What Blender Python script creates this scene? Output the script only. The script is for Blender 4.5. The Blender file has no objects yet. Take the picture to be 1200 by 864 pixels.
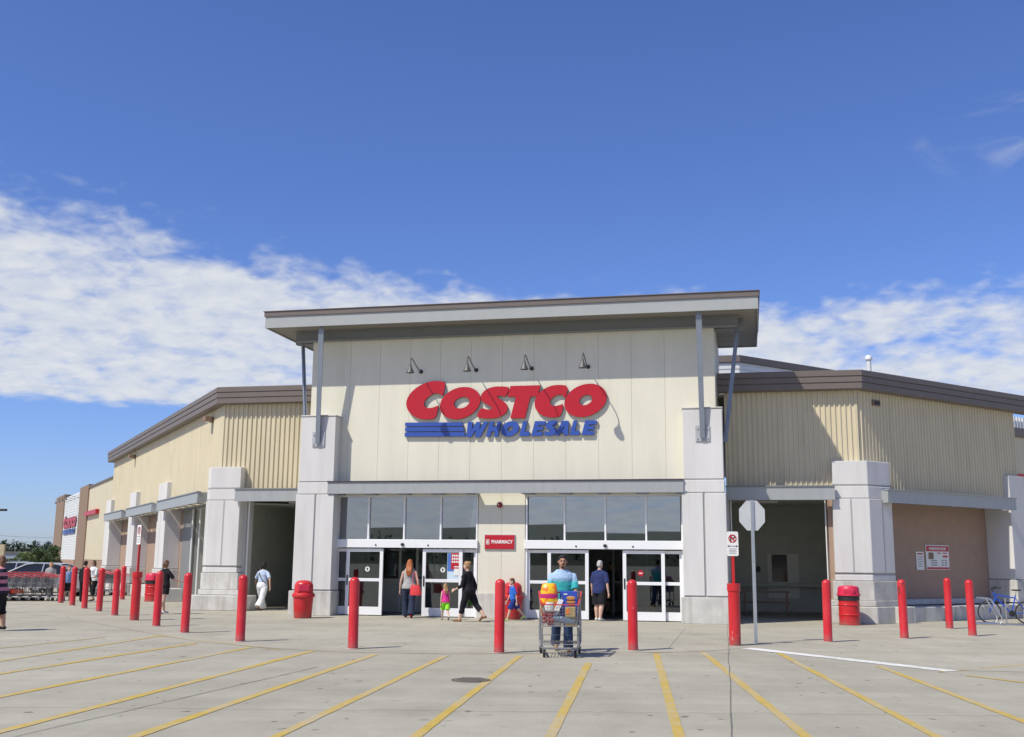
import bpy, bmesh, math, random
from mathutils import Vector, Matrix
random.seed(7)
R = math.radians
S = bpy.context.scene
COL = S.collection

# ------------------------------------------------------------------ camera
FPX, HOR, EYE, ROLL = 1250.0, 658.0, 1.65, 0.0098
pt = math.atan((HOR - 432) / FPX)
FW = Vector((0, math.cos(pt), math.sin(pt)))
R0, U0 = Vector((1, 0, 0)), Vector((0, -math.sin(pt), math.cos(pt)))
UP = U0 * math.cos(ROLL) - R0 * math.sin(ROLL)
RT = R0 * math.cos(ROLL) + U0 * math.sin(ROLL)
CAM = Vector((0, 0, EYE))
cd = bpy.data.cameras.new('camera'); co = bpy.data.objects.new('camera', cd); COL.objects.link(co)
m = Matrix.Identity(4)
for i in range(3):
    m[i][0], m[i][1], m[i][2], m[i][3] = RT[i], UP[i], -FW[i], CAM[i]
co.matrix_world = m
cd.sensor_width = 36; cd.lens = 36 * FPX / 1200; cd.clip_end = 4000; cd.clip_start = .1
S.camera = co

def ray(x, y): return FW * FPX + RT * (x - 600) - UP * (y - 432)
def ground(x, y, z=0.0):
    d = ray(x, y); return CAM + d * ((z - EYE) / d.z)
# the store's own frame: x along the front, y into the building, z up
TH = R(-12.5); ORG = Vector((0, 31.9, 0))
BU = Vector((math.cos(TH), math.sin(TH), 0)); BV = Vector((-math.sin(TH), math.cos(TH), 0))
def loc(P):
    d = P - ORG; return Vector((d.dot(BU), d.dot(BV), d.z))
def wl(x, y, z=0): return ORG + BU * x + BV * y + Vector((0, 0, z))
def onp(x, y, c=0.0, ang=0.0, p0=(0, 0)):
    a = R(ang); n = BU * -math.sin(a) + BV * math.cos(a)
    P0 = ORG + BU * p0[0] + BV * p0[1] + n * c
    d = ray(x, y); return loc(CAM + d * ((P0 - CAM).dot(n) / d.dot(n)))

# ------------------------------------------------------------------ materials
def lin(c): return tuple((v / 12.92 if v <= .04045 else ((v + .055) / 1.055) ** 2.4) for v in c)
def mat(name, c, rough=.6, metal=0., var=.08, scale=3., bump=0., bscale=60., spec=.5, streak=0., grime=0.):
    M = bpy.data.materials.new(name); M.use_nodes = True
    nt = M.node_tree; b = nt.nodes['Principled BSDF']
    b.inputs['Roughness'].default_value = rough; b.inputs['Metallic'].default_value = metal
    b.inputs['Specular IOR Level'].default_value = spec
    tc = nt.nodes.new('ShaderNodeTexCoord')
    if var > 0:
        n = nt.nodes.new('ShaderNodeTexNoise'); n.inputs['Scale'].default_value = scale
        n.inputs['Detail'].default_value = 6; n.inputs['Roughness'].default_value = .65
        r = nt.nodes.new('ShaderNodeValToRGB')
        r.color_ramp.elements[0].position = .3; r.color_ramp.elements[1].position = .7
        r.color_ramp.elements[0].color = tuple(v * (1 - var) for v in c) + (1,)
        r.color_ramp.elements[1].color = tuple(min(1, v * (1 + var)) for v in c) + (1,)
        mp = nt.nodes.new('ShaderNodeMapping')
        if streak: mp.inputs['Scale'].default_value = (streak, streak, .25)
        nt.links.new(tc.outputs['Object'], mp.inputs[0]); nt.links.new(mp.outputs[0], n.inputs['Vector'])
        nt.links.new(n.outputs['Fac'], r.inputs[0]); out = r.outputs[0]
        if grime:                                            # rain streaks and patchy dirt
            for mp2, sc, lo, hi, am in (((1, 1, .09), 4.5, .52, .74, grime), ((1, 1, .7), .9, .45, .8, grime * .6)):
                q = nt.nodes.new('ShaderNodeMapping'); q.inputs['Scale'].default_value = mp2
                n3 = nt.nodes.new('ShaderNodeTexNoise'); n3.inputs['Scale'].default_value = sc; n3.inputs['Detail'].default_value = 5
                r3 = nt.nodes.new('ShaderNodeValToRGB'); r3.color_ramp.elements[0].position = lo; r3.color_ramp.elements[1].position = hi
                r3.color_ramp.elements[0].color = (1, 1, 1, 1); r3.color_ramp.elements[1].color = (1 - am, 1 - am * 1.05, 1 - am * 1.15, 1)
                x = nt.nodes.new('ShaderNodeMix'); x.data_type = 'RGBA'; x.blend_type = 'MULTIPLY'; x.inputs[0].default_value = 1
                nt.links.new(tc.outputs['Object'], q.inputs[0]); nt.links.new(q.outputs[0], n3.inputs['Vector']); nt.links.new(n3.outputs['Fac'], r3.inputs[0])
                nt.links.new(out, x.inputs[6]); nt.links.new(r3.outputs[0], x.inputs[7]); out = x.outputs[2]
        nt.links.new(out, b.inputs['Base Color'])
    else:
        b.inputs['Base Color'].default_value = tuple(c) + (1,)
    if bump:
        n2 = nt.nodes.new('ShaderNodeTexNoise'); n2.inputs['Scale'].default_value = bscale; n2.inputs['Detail'].default_value = 4
        bp = nt.nodes.new('ShaderNodeBump'); bp.inputs['Strength'].default_value = bump; bp.inputs['Distance'].default_value = .02
        nt.links.new(tc.outputs['Object'], n2.inputs['Vector']); nt.links.new(n2.outputs['Fac'], bp.inputs['Height'])
        nt.links.new(bp.outputs[0], b.inputs['Normal'])
    return M

def concrete_ground(name, base, warm, seams=True):
    """weathered concrete: big soft patches, mottling, fine aggregate, oil drips"""
    M = bpy.data.materials.new(name); M.use_nodes = True
    nt = M.node_tree; b = nt.nodes['Principled BSDF']; b.inputs['Roughness'].default_value = .9
    b.inputs['Specular IOR Level'].default_value = .25
    N, L = nt.nodes.new, nt.links.new
    tc = N('ShaderNodeTexCoord')
    def noise(sc, det, rough=.6, mp=None):
        n = N('ShaderNodeTexNoise'); n.inputs['Scale'].default_value = sc; n.inputs['Detail'].default_value = det
        n.inputs['Roughness'].default_value = rough
        if mp:
            q = N('ShaderNodeMapping'); q.inputs['Scale'].default_value = mp
            L(tc.outputs['Object'], q.inputs[0]); L(q.outputs[0], n.inputs['Vector'])
        else: L(tc.outputs['Object'], n.inputs['Vector'])
        return n.outputs['Fac']
    def ramp(src, p0, p1, c0, c1):
        r = N('ShaderNodeValToRGB'); e = r.color_ramp.elements
        e[0].position, e[1].position = p0, p1; e[0].color = (*c0, 1); e[1].color = (*c1, 1)
        L(src, r.inputs[0]); return r.outputs[0]
    def mul(a, bb):
        x = N('ShaderNodeMix'); x.data_type = 'RGBA'; x.blend_type = 'MULTIPLY'; x.inputs[0].default_value = 1
        L(a, x.inputs[6]); L(bb, x.inputs[7]); return x.outputs[2]
    g = lambda v: (v, v, v)
    c = ramp(noise(.16, 5, .6), .3, .7, tuple(v * .9 for v in base), warm)
    c = mul(c, ramp(noise(1.3, 8, .7, (1, .45, 1)), .3, .72, g(.86), g(1.05)))
    c = mul(c, ramp(noise(45, 3), .3, .7, g(.9), g(1.06)))
    c = mul(c, ramp(noise(.9, 6, .65, (.22, 1.3, 1)), .32, .68, (.90, .89, .88), g(1.04)))       # wheel-polished bands
    c = mul(c, ramp(noise(.55, 4, .5), .58, .72, g(1), (.88, .875, .86)))
    c = mul(c, ramp(noise(2.6, 2, .4), .70, .76, g(1), g(.8)))       # blotchy stains
    c = mul(c, ramp(noise(5.5, 1, .3, (1, .8, 1)), .735, .76, g(1), g(.5)))       # oil drips
    L(c, b.inputs['Base Color'])
    bp = N('ShaderNodeBump'); bp.inputs['Strength'].default_value = .25; bp.inputs['Distance'].default_value = .01
    L(noise(70, 4), bp.inputs['Height']); L(bp.outputs[0], b.inputs['Normal'])
    return M

def glass(name, tint=(.55, .6, .62), refl=1.0):
    """see-through pane whose mirror share grows towards glancing angles"""
    M = bpy.data.materials.new(name); M.use_nodes = True; nt = M.node_tree; nt.nodes.clear()
    o = nt.nodes.new('ShaderNodeOutputMaterial'); t = nt.nodes.new('ShaderNodeBsdfTransparent')
    t.inputs[0].default_value = (*tint, 1)
    g = nt.nodes.new('ShaderNodeBsdfGlossy'); g.inputs['Roughness'].default_value = .01; g.inputs[0].default_value = (.9, .95, 1, 1)
    lw = nt.nodes.new('ShaderNodeFresnel'); lw.inputs['IOR'].default_value = 1.5 + refl
    mx = nt.nodes.new('ShaderNodeMixShader')
    nt.links.new(lw.outputs[0], mx.inputs[0]); nt.links.new(t.outputs[0], mx.inputs[1]); nt.links.new(g.outputs[0], mx.inputs[2])
    nt.links.new(mx.outputs[0], o.inputs[0]); return M

K = {}
def add(k, *a, **kw): K[k] = mat(k, *a, **kw)
add('cream_panel', (.70, .675, .56), .55, var=.05, scale=1.1, streak=1.6, grime=.03)
add('panel_gap', (.58, .56, .46), .8, var=0)
add('tan_siding', (.615, .545, .385), .5, var=.05, scale=2, streak=2, grime=.10)
add('pier_concrete', (.635, .625, .615), .85, var=.07, scale=1.4, bump=.15, streak=1, grime=.07)
add('plinth_concrete', (.55, .54, .51), .9, var=.14, scale=2.5, bump=.25, grime=.25)
add('groove', (.36, .36, .36), .9, var=0)
add('cornice_brown', (.155, .128, .115), .5, var=.06)
add('fascia_grey', (.375, .39, .385), .45, var=.04)
add('soffit', (.26, .245, .21), .6, var=.05)
add('beam_grey', (.20, .21, .215), .5, var=.05)
add('canopy_grey', (.365, .38, .385), .42, metal=.15, var=.06, streak=2)
add('steel_blue', (.24, .27, .32), .4, metal=.35, var=.08)
add('plate_grey', (.42, .43, .46), .5, var=.05)
add('white_frame', (.80, .81, .83), .35, var=.02)
add('brown_wall', (.36, .25, .19), .8, var=.06, bump=.1)
add('room_wall', (.50, .52, .46), .9, var=.08)
add('room_door', (.68, .69, .62), .8, var=.05)
add('room_dark', (.48, .49, .46), .9, var=.1)
add('floor_dark', (.24, .24, .23), .7, var=.1)
add('roof_deck', (.3, .3, .29), .9)
add('white_metal', (.72, .73, .72), .45, metal=.1, var=.04)
add('sign_red', (.46, .008, .022), .35, var=.03)
add('sign_blue', (.032, .085, .38), .35, var=.03)
add('letter_side', (.05, .04, .06), .5, var=0)
add('bollard_red', (.47, .008, .020), .32, var=.10, scale=5, bump=.03)
add('can_red', (.45, .012, .02), .35, var=.08)
add('can_pink', (.60, .02, .07), .45, var=.06)
add('black', (.018, .018, .02), .5, var=0)
add('galv', (.48, .52, .54), .4, metal=.6, var=.1)
add('sign_back', (.60, .61, .61), .5, var=.08, scale=4)
add('white_paint', (.78, .78, .76), .6, var=.05)
add('print_grey', (.30, .30, .32), .8, var=0)
add('wire_grey', (.25, .25, .27), .4, metal=.4, var=.1)
add('cart_red', (.60, .03, .04), .4, var=0)
add('flap_orange', (.80, .09, .03), .4, var=.05)
add('rubber', (.02, .02, .022), .8, var=0)
add('skin', (.52, .30, .20), .55, var=.05); add('skin_brown', (.40, .215, .135), .55, var=.05)
add('skin_fair', (.60, .38, .29), .55, var=.05)
add('hair_black', (.008, .0075, .0075), .75, var=.3, scale=30)
add('hair_brown', (.12, .055, .025), .5, var=.3, scale=30)
add('hair_red', (.36, .10, .02), .5, var=.35, scale=30)
add('hair_blond', (.34, .20, .085), .5, var=.3, scale=30)
add('hair_grey', (.42, .42, .42), .6, var=.3, scale=30)
def cloth(k, c, **kw): add(k, c, .9, var=.12, scale=9, bump=.35, bscale=14, spec=.2, **kw)
cloth('denim', (.045, .075, .15)); cloth('denim_dark', (.03, .04, .075)); cloth('grey_top', (.36, .35, .35))
cloth('black_cloth', (.016, .016, .02)); cloth('white_cloth', (.72, .73, .76)); cloth('navy', (.028, .040, .125))
cloth('sky_top', (.22, .34, .56)); cloth('pale_blue', (.44, .53, .70)); cloth('boy_blue', (.035, .16, .60)); cloth('blue_shorts', (.02, .045, .22))
cloth('pink_top', (.70, .05, .30)); cloth('green_shorts', (.28, .72, .05)); cloth('khaki', (.32, .27, .19))
cloth('grey_dark', (.06, .06, .068)); cloth('shoe_grey', (.16, .17, .2)); cloth('shoe_white', (.66, .66, .64))
cloth('shoe_lime', (.50, .66, .22)); cloth('shoe_red', (.30, .03, .03)); cloth('sandal', (.22, .11, .06)); cloth('shoe_brown', (.30, .19, .10))
add('bag_red', (.66, .05, .05), .4)
add('bag_yellow', (.86, .55, .02), .35, var=.04); add('bag_orange', (.85, .14, .02), .35); add('bag_magenta', (.5, .02, .16), .4)
add('box_blue', (.03, .08, .46), .45); add('box_tan', (.42, .31, .13), .6, var=.25, scale=20)
add('burger_bun', (.55, .26, .07), .6); add('burger_meat', (.14, .04, .02), .7); add('box_white', (.8, .8, .8), .5)
add('bottle_clear', (.34, .46, .58), .15, var=.25, scale=25); add('fruit_red', (.55, .10, .10), .3, var=.4, scale=25); add('wrap_clear', (.6, .6, .58), .12, var=.2, scale=20)
add('line_yellow', (.60, .40, .045), .8, var=.16, scale=5); add('line_white', (.74, .74, .70), .8, var=.08, scale=5)
add('joint_dark', (.16, .155, .14), .95, var=.3, scale=6); add('iron', (.19, .17, .14), .7, metal=.4)
add('bike_blue', (.03, .10, .52), .3, metal=.2, var=0); add('chrome', (.6, .6, .62), .25, metal=.9, var=0)
add('car_silver', (.52, .54, .57), .22, metal=.5, var=0); add('car_dark', (.03, .032, .04), .2, metal=.3, var=0); add('car_glass', (.02, .022, .026), .06, var=0)
add('leaf', (.105, .15, .045), .7, var=.45, scale=1.3); add('leaf_dark', (.06, .098, .036), .7, var=.45, scale=1.3); add('bark', (.10, .075, .05), .9)
add('forest', (.035, .055, .03), .9, var=.4, scale=.06); add('hill_grass', (.05, .065, .035), .95, var=.3, scale=.02)
add('far_grey', (.26, .30, .36), .7); add('beige_board', (.5, .42, .27), .7)
add('annex_brown', (.24, .16, .11), .7); add('annex_base', (.34, .22, .16), .8)
add('lamp_metal', (.13, .13, .125), .5, metal=.3, var=.1)
add('bell_red', (.22, .015, .02), .35)
add('poster_blue', (.07, .18, .5), .5); add('poster_pale', (.55, .68, .78), .5)
K['pane'] = glass('pane', (.50, .53, .53), 2.4); K['door_glass'] = glass('door_glass', (.40, .44, .43), .55)
K['lot'] = concrete_ground('lot', (.392, .370, .298), (.455, .432, .352))
K['walk'] = concrete_ground('walk', (.415, .393, .318), (.458, .434, .353))
def worn_paint(name, c, under):
    M = mat(name, c, .85, var=.10, scale=4); nt = M.node_tree; b = nt.nodes['Principled BSDF']; N, L = nt.nodes.new, nt.links.new
    src = b.inputs['Base Color'].links[0].from_socket
    g = N('ShaderNodeNewGeometry'); n = N('ShaderNodeTexNoise'); n.inputs['Scale'].default_value = 9; n.inputs['Detail'].default_value = 9; n.inputs['Roughness'].default_value = .75
    n2 = N('ShaderNodeTexNoise'); n2.inputs['Scale'].default_value = .7; n2.inputs['Detail'].default_value = 3
    L(g.outputs['Position'], n.inputs['Vector']); L(g.outputs['Position'], n2.inputs['Vector'])
    a = N('ShaderNodeMath'); a.operation = 'MULTIPLY_ADD'; a.inputs[1].default_value = .55; L(n2.outputs['Fac'], a.inputs[0]); L(n.outputs['Fac'], a.inputs[2])
    r = N('ShaderNodeValToRGB'); r.color_ramp.elements[0].position = .70; r.color_ramp.elements[1].position = .93; r.color_ramp.elements[1].color = (.85, .85, .85, 1)
    L(a.outputs[0], r.inputs[0]); mx = N('ShaderNodeMix'); mx.data_type = 'RGBA'; L(r.outputs[0], mx.inputs[0]); L(src, mx.inputs[6]); mx.inputs[7].default_value = (*under, 1)
    L(mx.outputs[2], b.inputs['Base Color']); K[name] = M
worn_paint('line_yellow', (.49, .34, .055), (.42, .38, .29)); worn_paint('line_white', (.74, .74, .70), (.42, .40, .36))
def scuffed(name, c):
    """red enamel with scrapes, faded patches and splash dirt low down"""
    M = mat(name, c, .36, var=0); nt = M.node_tree; b = nt.nodes['Principled BSDF']; N, L = nt.nodes.new, nt.links.new
    g = N('ShaderNodeNewGeometry'); sp = N('ShaderNodeSeparateXYZ'); L(g.outputs['Position'], sp.inputs[0])
    def no(sc, det, mp=None):
        n = N('ShaderNodeTexNoise'); n.inputs['Scale'].default_value = sc; n.inputs['Detail'].default_value = det
        q = N('ShaderNodeMapping'); q.inputs['Scale'].default_value = mp or (1, 1, 1); L(g.outputs['Position'], q.inputs[0]); L(q.outputs[0], n.inputs['Vector']); return n.outputs['Fac']
    def ramp(s, a, bb):
        r = N('ShaderNodeMapRange'); r.inputs[1].default_value = a; r.inputs[2].default_value = bb; L(s, r.inputs[0]); return r.outputs[0]
    def mixc(f, A, Bc):
        m_ = N('ShaderNodeMix'); m_.data_type = 'RGBA'; L(f, m_.inputs[0])
        if isinstance(A, tuple): m_.inputs[6].default_value = (*A, 1)
        else: L(A, m_.inputs[6])
        m_.inputs[7].default_value = (*Bc, 1); return m_.outputs[2]
    col = mixc(ramp(no(2.2, 4), .35, .75), c, (c[0] * 1.12, c[1] * 3, c[2] * 2.2))
    col = mixc(ramp(no(9, 6, (1, 1, .35)), .66, .72), col, (.16, .03, .03))
    col = mixc(ramp(no(16, 5, (1, 1, .25)), .70, .73), col, (.55, .35, .33))
    lo = N('ShaderNodeMapRange'); lo.inputs[1].default_value = .22; lo.inputs[2].default_value = .02; L(sp.outputs[2], lo.inputs[0])
    mm = N('ShaderNodeMath'); mm.operation = 'MULTIPLY'; L(lo.outputs[0], mm.inputs[0]); L(ramp(no(14, 5), .3, .75), mm.inputs[1])
    col = mixc(mm.outputs[0], col, (.20, .13, .11)); L(col, b.inputs['Base Color']); K[name] = M
scuffed('bollard_red', (.53, .012, .019)); scuffed('can_red', (.52, .013, .02))
def printed(name, a, c2, sc):
    M = mat(name, a, .35, var=0); nt = M.node_tree; b = nt.nodes['Principled BSDF']; v = nt.nodes.new('ShaderNodeTexVoronoi'); v.inputs['Scale'].default_value = sc
    tc = nt.nodes.new('ShaderNodeTexCoord'); r = nt.nodes.new('ShaderNodeValToRGB'); r.color_ramp.interpolation = 'CONSTANT'
    e = r.color_ramp.elements; e[0].color = (*a, 1); e[1].position = .62; e[1].color = (*c2, 1)
    nt.links.new(tc.outputs['Object'], v.inputs['Vector']); nt.links.new(v.outputs['Color'], r.inputs[0]); nt.links.new(r.outputs[0], b.inputs['Base Color']); K[name] = M
printed('bag_yellow', (.80, .47, .015), (.80, .20, .02), 13); printed('bag_orange', (.78, .13, .02), (.82, .50, .03), 16)
# polo: the garment itself fades from pale blue at the shoulders to turquoise at the hem
def polo():
    M = mat('polo_fade', (.5, .5, .5), .9, bump=.3, bscale=14, spec=.2); nt = M.node_tree; b = nt.nodes['Principled BSDF']
    tc = nt.nodes.new('ShaderNodeTexCoord'); sp = nt.nodes.new('ShaderNodeSeparateXYZ'); r = nt.nodes.new('ShaderNodeValToRGB')
    mr = nt.nodes.new('ShaderNodeMapRange'); mr.inputs[1].default_value = .95; mr.inputs[2].default_value = 1.45
    e = r.color_ramp.elements; e[0].position, e[0].color = .62, (.05, .42, .43, 1); e[1].position, e[1].color = .78, (.36, .50, .68, 1)
    nt.links.new(tc.outputs['Object'], sp.inputs[0]); nt.links.new(sp.outputs[2], mr.inputs[0]); nt.links.new(mr.outputs[0], r.inputs[0])
    nt.links.new(r.outputs[0], b.inputs['Base Color']); K['polo_fade'] = M
polo()
def stripes():
    M = mat('stripe_shirt', (.5, .5, .5), .9, spec=.2); nt = M.node_tree; b = nt.nodes['Principled BSDF']
    tc = nt.nodes.new('ShaderNodeTexCoord'); sp = nt.nodes.new('ShaderNodeSeparateXYZ'); r = nt.nodes.new('ShaderNodeValToRGB')
    ma = nt.nodes.new('ShaderNodeMath'); ma.operation = 'MULTIPLY'; ma.inputs[1].default_value = 6.2
    fr = nt.nodes.new('ShaderNodeMath'); fr.operation = 'FRACT'
    r.color_ramp.interpolation = 'CONSTANT'
    e = r.color_ramp.elements; e[0].color = (.03, .03, .05, 1); e[1].position = .5; e[1].color = (.58, .22, .30, 1)
    nt.links.new(tc.outputs['Object'], sp.inputs[0]); nt.links.new(sp.outputs[2], ma.inputs[0]); nt.links.new(ma.outputs[0], fr.inputs[0])
    nt.links.new(fr.outputs[0], r.inputs[0]); nt.links.new(r.outputs[0], b.inputs['Base Color']); K['stripe_shirt'] = M
stripes()

# ------------------------------------------------------------------ mesh builder
class MB:
    def __init__(s, xf=None): s.v, s.f, s.mi, s.cur, s.xf = [], [], [], 0, xf
    def mat(s, i): s.cur = i; return s
    def add(s, vs, fs):
        o = len(s.v)
        s.v += [tuple(s.xf(*p)) if s.xf else tuple(p) for p in vs]
        for f in fs: s.f.append([o + i for i in f]); s.mi.append(s.cur)
        return s
    def box(s, x0, x1, y0, y1, z0, z1):
        return s.add([(x, y, z) for x in (x0, x1) for y in (y0, y1) for z in (z0, z1)],
                     [(0, 1, 3, 2), (4, 6, 7, 5), (0, 4, 5, 1), (2, 3, 7, 6), (0, 2, 6, 4), (1, 5, 7, 3)])
    def prism(s, poly, z0, z1, top=None):
        n = len(poly); t = top or poly
        return s.add([(p[0], p[1], z0) for p in poly] + [(p[0], p[1], z1) for p in t],
                     [tuple(range(n))[::-1], tuple(range(n, 2 * n))] + [(i, (i + 1) % n, n + (i + 1) % n, n + i) for i in range(n)])
    def tube(s, p0, p1, r0, r1=None, n=8, caps=True):
        r1 = r0 if r1 is None else r1
        a, b = Vector(p0), Vector(p1); d = (b - a)
        if d.length < 1e-6: return s
        d.normalize(); q = d.orthogonal().normalized(); w = d.cross(q)
        vs = []
        for c, r in ((a, r0), (b, r1)):
            vs += [tuple(c + (q * math.cos(2 * math.pi * i / n) + w * math.sin(2 * math.pi * i / n)) * r) for i in range(n)]
        fs = [(i, (i + 1) % n, n + (i + 1) % n, n + i) for i in range(n)]
        if caps: fs += [tuple(range(n))[::-1], tuple(range(n, 2 * n))]
        return s.add(vs, fs)
    def path(s, pts, r, n=8):
        for a, b in zip(pts, pts[1:]): s.tube(a, b, r, r, n)
        for p in pts[1:-1]: s.ell(p, (r, r, r), n, 4)
        return s
    def ell(s, c, r, n=12, m=8):
        vs = [(c[0], c[1], c[2] + r[2])]
        for j in range(1, m):
            a = math.pi * j / m
            vs += [(c[0] + r[0] * math.sin(a) * math.cos(2 * math.pi * i / n), c[1] + r[1] * math.sin(a) * math.sin(2 * math.pi * i / n), c[2] + r[2] * math.cos(a)) for i in range(n)]
        vs.append((c[0], c[1], c[2] - r[2])); e = len(vs) - 1
        fs = [(0, 1 + i, 1 + (i + 1) % n) for i in range(n)]
        for j in range(m - 2):
            o = 1 + j * n; fs += [(o + i, o + n + i, o + n + (i + 1) % n, o + (i + 1) % n) for i in range(n)]
        o = 1 + (m - 2) * n; fs += [(o + i, e, o + (i + 1) % n) for i in range(n)]
        return s.add(vs, fs)
    def lathe(s, prof, n=20, c=(0, 0, 0)):
        vs = []
        for r, z in prof: vs += [(c[0] + r * math.cos(2 * math.pi * i / n), c[1] + r * math.sin(2 * math.pi * i / n), c[2] + z) for i in range(n)]
        m = len(prof); fs = []
        for j in range(m - 1): fs += [(j * n + i, j * n + (i + 1) % n, (j + 1) * n + (i + 1) % n, (j + 1) * n + i) for i in range(n)]
        fs += [tuple(range(n))[::-1], tuple(range((m - 1) * n, m * n))]
        return s.add(vs, fs)
    def loft(s, rings, n=16):
        """rings: (cx, cy, z, rx, ry) from bottom to top"""
        vs = []
        for cx, cy, z, rx, ry in rings: vs += [(cx + rx * math.cos(2 * math.pi * i / n), cy + ry * math.sin(2 * math.pi * i / n), z) for i in range(n)]
        m = len(rings); fs = []
        for j in range(m - 1): fs += [(j * n + i, j * n + (i + 1) % n, (j + 1) * n + (i + 1) % n, (j + 1) * n + i) for i in range(n)]
        fs += [tuple(range(n))[::-1], tuple(range((m - 1) * n, m * n))]
        return s.add(vs, fs)
    def limb(s, pts, rad, n=10, end=True):
        for (a, ra), (b, rb) in zip(zip(pts, rad), zip(pts[1:], rad[1:])): s.tube(a, b, ra, rb, n)
        for p, r in list(zip(pts, rad))[:None if end else -1]: s.ell(p, (r, r, r), n, 6)
        return s
    def sweep(s, path, prof):
        """profile of (outward, z) swept along an open 2-D path with mitred corners; outward is to the right of the walk"""
        P = [Vector(p) for p in path]; nrm = []
        for a, b in zip(P, P[1:]):
            d = (b - a).normalized(); nrm.append(Vector((d.y, -d.x)))
        mit = [nrm[0]] + [(p + q) / (1 + p.dot(q)) for p, q in zip(nrm, nrm[1:])] + [nrm[-1]]
        n = len(prof); vs = []
        for p, mv in zip(P, mit): vs += [(p.x + mv.x * o, p.y + mv.y * o, z) for o, z in prof]
        fs = []
        for j in range(len(P) - 1): fs += [(j * n + i, j * n + (i + 1) % n, (j + 1) * n + (i + 1) % n, (j + 1) * n + i) for i in range(n)]
        fs += [tuple(range(n)), tuple(range((len(P) - 1) * n, len(P) * n))[::-1]]
        return s.add(vs, fs)
    def islands(s, name, mats, parent=None, smooth=False):
        """one object per separate piece"""
        up = list(range(len(s.v)))
        def root(i):
            while up[i] != i: up[i] = up[up[i]]; i = up[i]
            return i
        for f in s.f:
            for i in f[1:]: up[root(i)] = root(f[0])
        gr = {}
        for f, q in zip(s.f, s.mi): gr.setdefault(root(f[0]), []).append((f, q))
        out = []
        for fs in gr.values():
            b = MB(); ids = {}
            for f, q in fs:
                for i in f:
                    if i not in ids: ids[i] = len(b.v); b.v.append(s.v[i])
                b.f.append([ids[i] for i in f]); b.mi.append(q)
            out.append(b.build(name, mats, parent, smooth))
        return out
    def build(s, name, mats, parent=None, smooth=False, loc=None, rz=0, weld=False):
        me = bpy.data.meshes.new(name); me.from_pydata(s.v, [], s.f)
        for mm in (mats if isinstance(mats, (list, tuple)) else [mats]): me.materials.append(K[mm] if isinstance(mm, str) else mm)
        me.polygons.foreach_set('material_index', s.mi)
        bm = bmesh.new(); bm.from_mesh(me)
        if weld: bmesh.ops.remove_doubles(bm, verts=bm.verts, dist=1e-4)
        bmesh.ops.recalc_face_normals(bm, faces=bm.faces); bm.to_mesh(me); bm.free()
        if smooth:
            me.polygons.foreach_set('use_smooth', [True] * len(me.polygons))
            if smooth != 'all': me.set_sharp_from_angle(angle=R(40))
        o = bpy.data.objects.new(name, me); COL.objects.link(o)
        if parent: o.parent = parent
        if loc is not None: o.location = loc
        o.rotation_euler = (0, 0, rz)
        return o

def bevel(o, w, seg=2):
    md = o.modifiers.new('edge', 'BEVEL'); md.width = w; md.segments = seg; md.limit_method = 'ANGLE'; return o
def tag(o, label=None, cat=None, group=None, kind=None):
    if label: o['label'] = label
    if cat: o['category'] = cat
    if group: o['group'] = group
    if kind: o['kind'] = kind
    return o
def empty(name, loc=(0, 0, 0), rz=0):
    o = bpy.data.objects.new(name, None); o.empty_display_size = .2; COL.objects.link(o)
    o.location = loc; o.rotation_euler = (0, 0, rz); return o
def copy_tree(o, parent=None):
    c = o.copy(); COL.objects.link(c)
    if parent: c.parent = parent
    for ch in [k for k in bpy.data.objects if k.parent == o]: copy_tree(ch, c)
    return c
def fresh(objs, mods=None):
    """apply modifiers to real mesh data"""
    dg = bpy.context.evaluated_depsgraph_get()
    for o in objs:
        me = bpy.data.meshes.new_from_object(o.evaluated_get(dg)); old = o.data; o.modifiers.clear(); o.data = me

def flat_shape(polys, depth, holes=()):
    """filled outline(s) with holes, extruded: list of 2-D polygons -> verts, faces"""
    cu = bpy.data.curves.new('s', 'CURVE'); cu.dimensions = '2D'; cu.fill_mode = 'BOTH'; cu.extrude = depth / 2
    for pl in polys:
        sp = cu.splines.new('POLY'); sp.points.add(len(pl) - 1); sp.use_cyclic_u = True
        for q, p in zip(sp.points, pl): q.co = (p[0], p[1], 0, 1)
    o = bpy.data.objects.new('s', cu); COL.objects.link(o)
    me = bpy.data.meshes.new_from_object(o.evaluated_get(bpy.context.evaluated_depsgraph_get()))
    vs = [tuple(v.co) for v in me.vertices]; fs = [tuple(p.vertices) for p in me.polygons]
    bpy.data.objects.remove(o); bpy.data.curves.remove(cu); bpy.data.meshes.remove(me)
    return vs, fs
def text_shape(txt, size, depth=.004, bold=.0, shear=0., align='CENTER', sx=1.):
    cu = bpy.data.curves.new('t', 'FONT'); cu.body = txt; cu.size = size; cu.extrude = depth / 2; cu.offset = bold; cu.shear = shear
    cu.align_x = align; cu.align_y = 'CENTER'; cu.resolution_u = 3
    o = bpy.data.objects.new('t', cu); COL.objects.link(o)
    me = bpy.data.meshes.new_from_object(o.evaluated_get(bpy.context.evaluated_depsgraph_get()))
    vs = [(v.co.x * sx, v.co.y, v.co.z) for v in me.vertices]; fs = [tuple(p.vertices) for p in me.polygons]
    bpy.data.objects.remove(o); bpy.data.curves.remove(cu); bpy.data.meshes.remove(me)
    return vs, fs
def smooth_closed(pts, it=2):
    for _ in range(it):
        q = []
        for i, a in enumerate(pts):
            b = pts[(i + 1) % len(pts)]
            q += [(a[0] * .75 + b[0] * .25, a[1] * .75 + b[1] * .25), (a[0] * .25 + b[0] * .75, a[1] * .25 + b[1] * .75)]
        pts = q
    return pts

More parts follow.
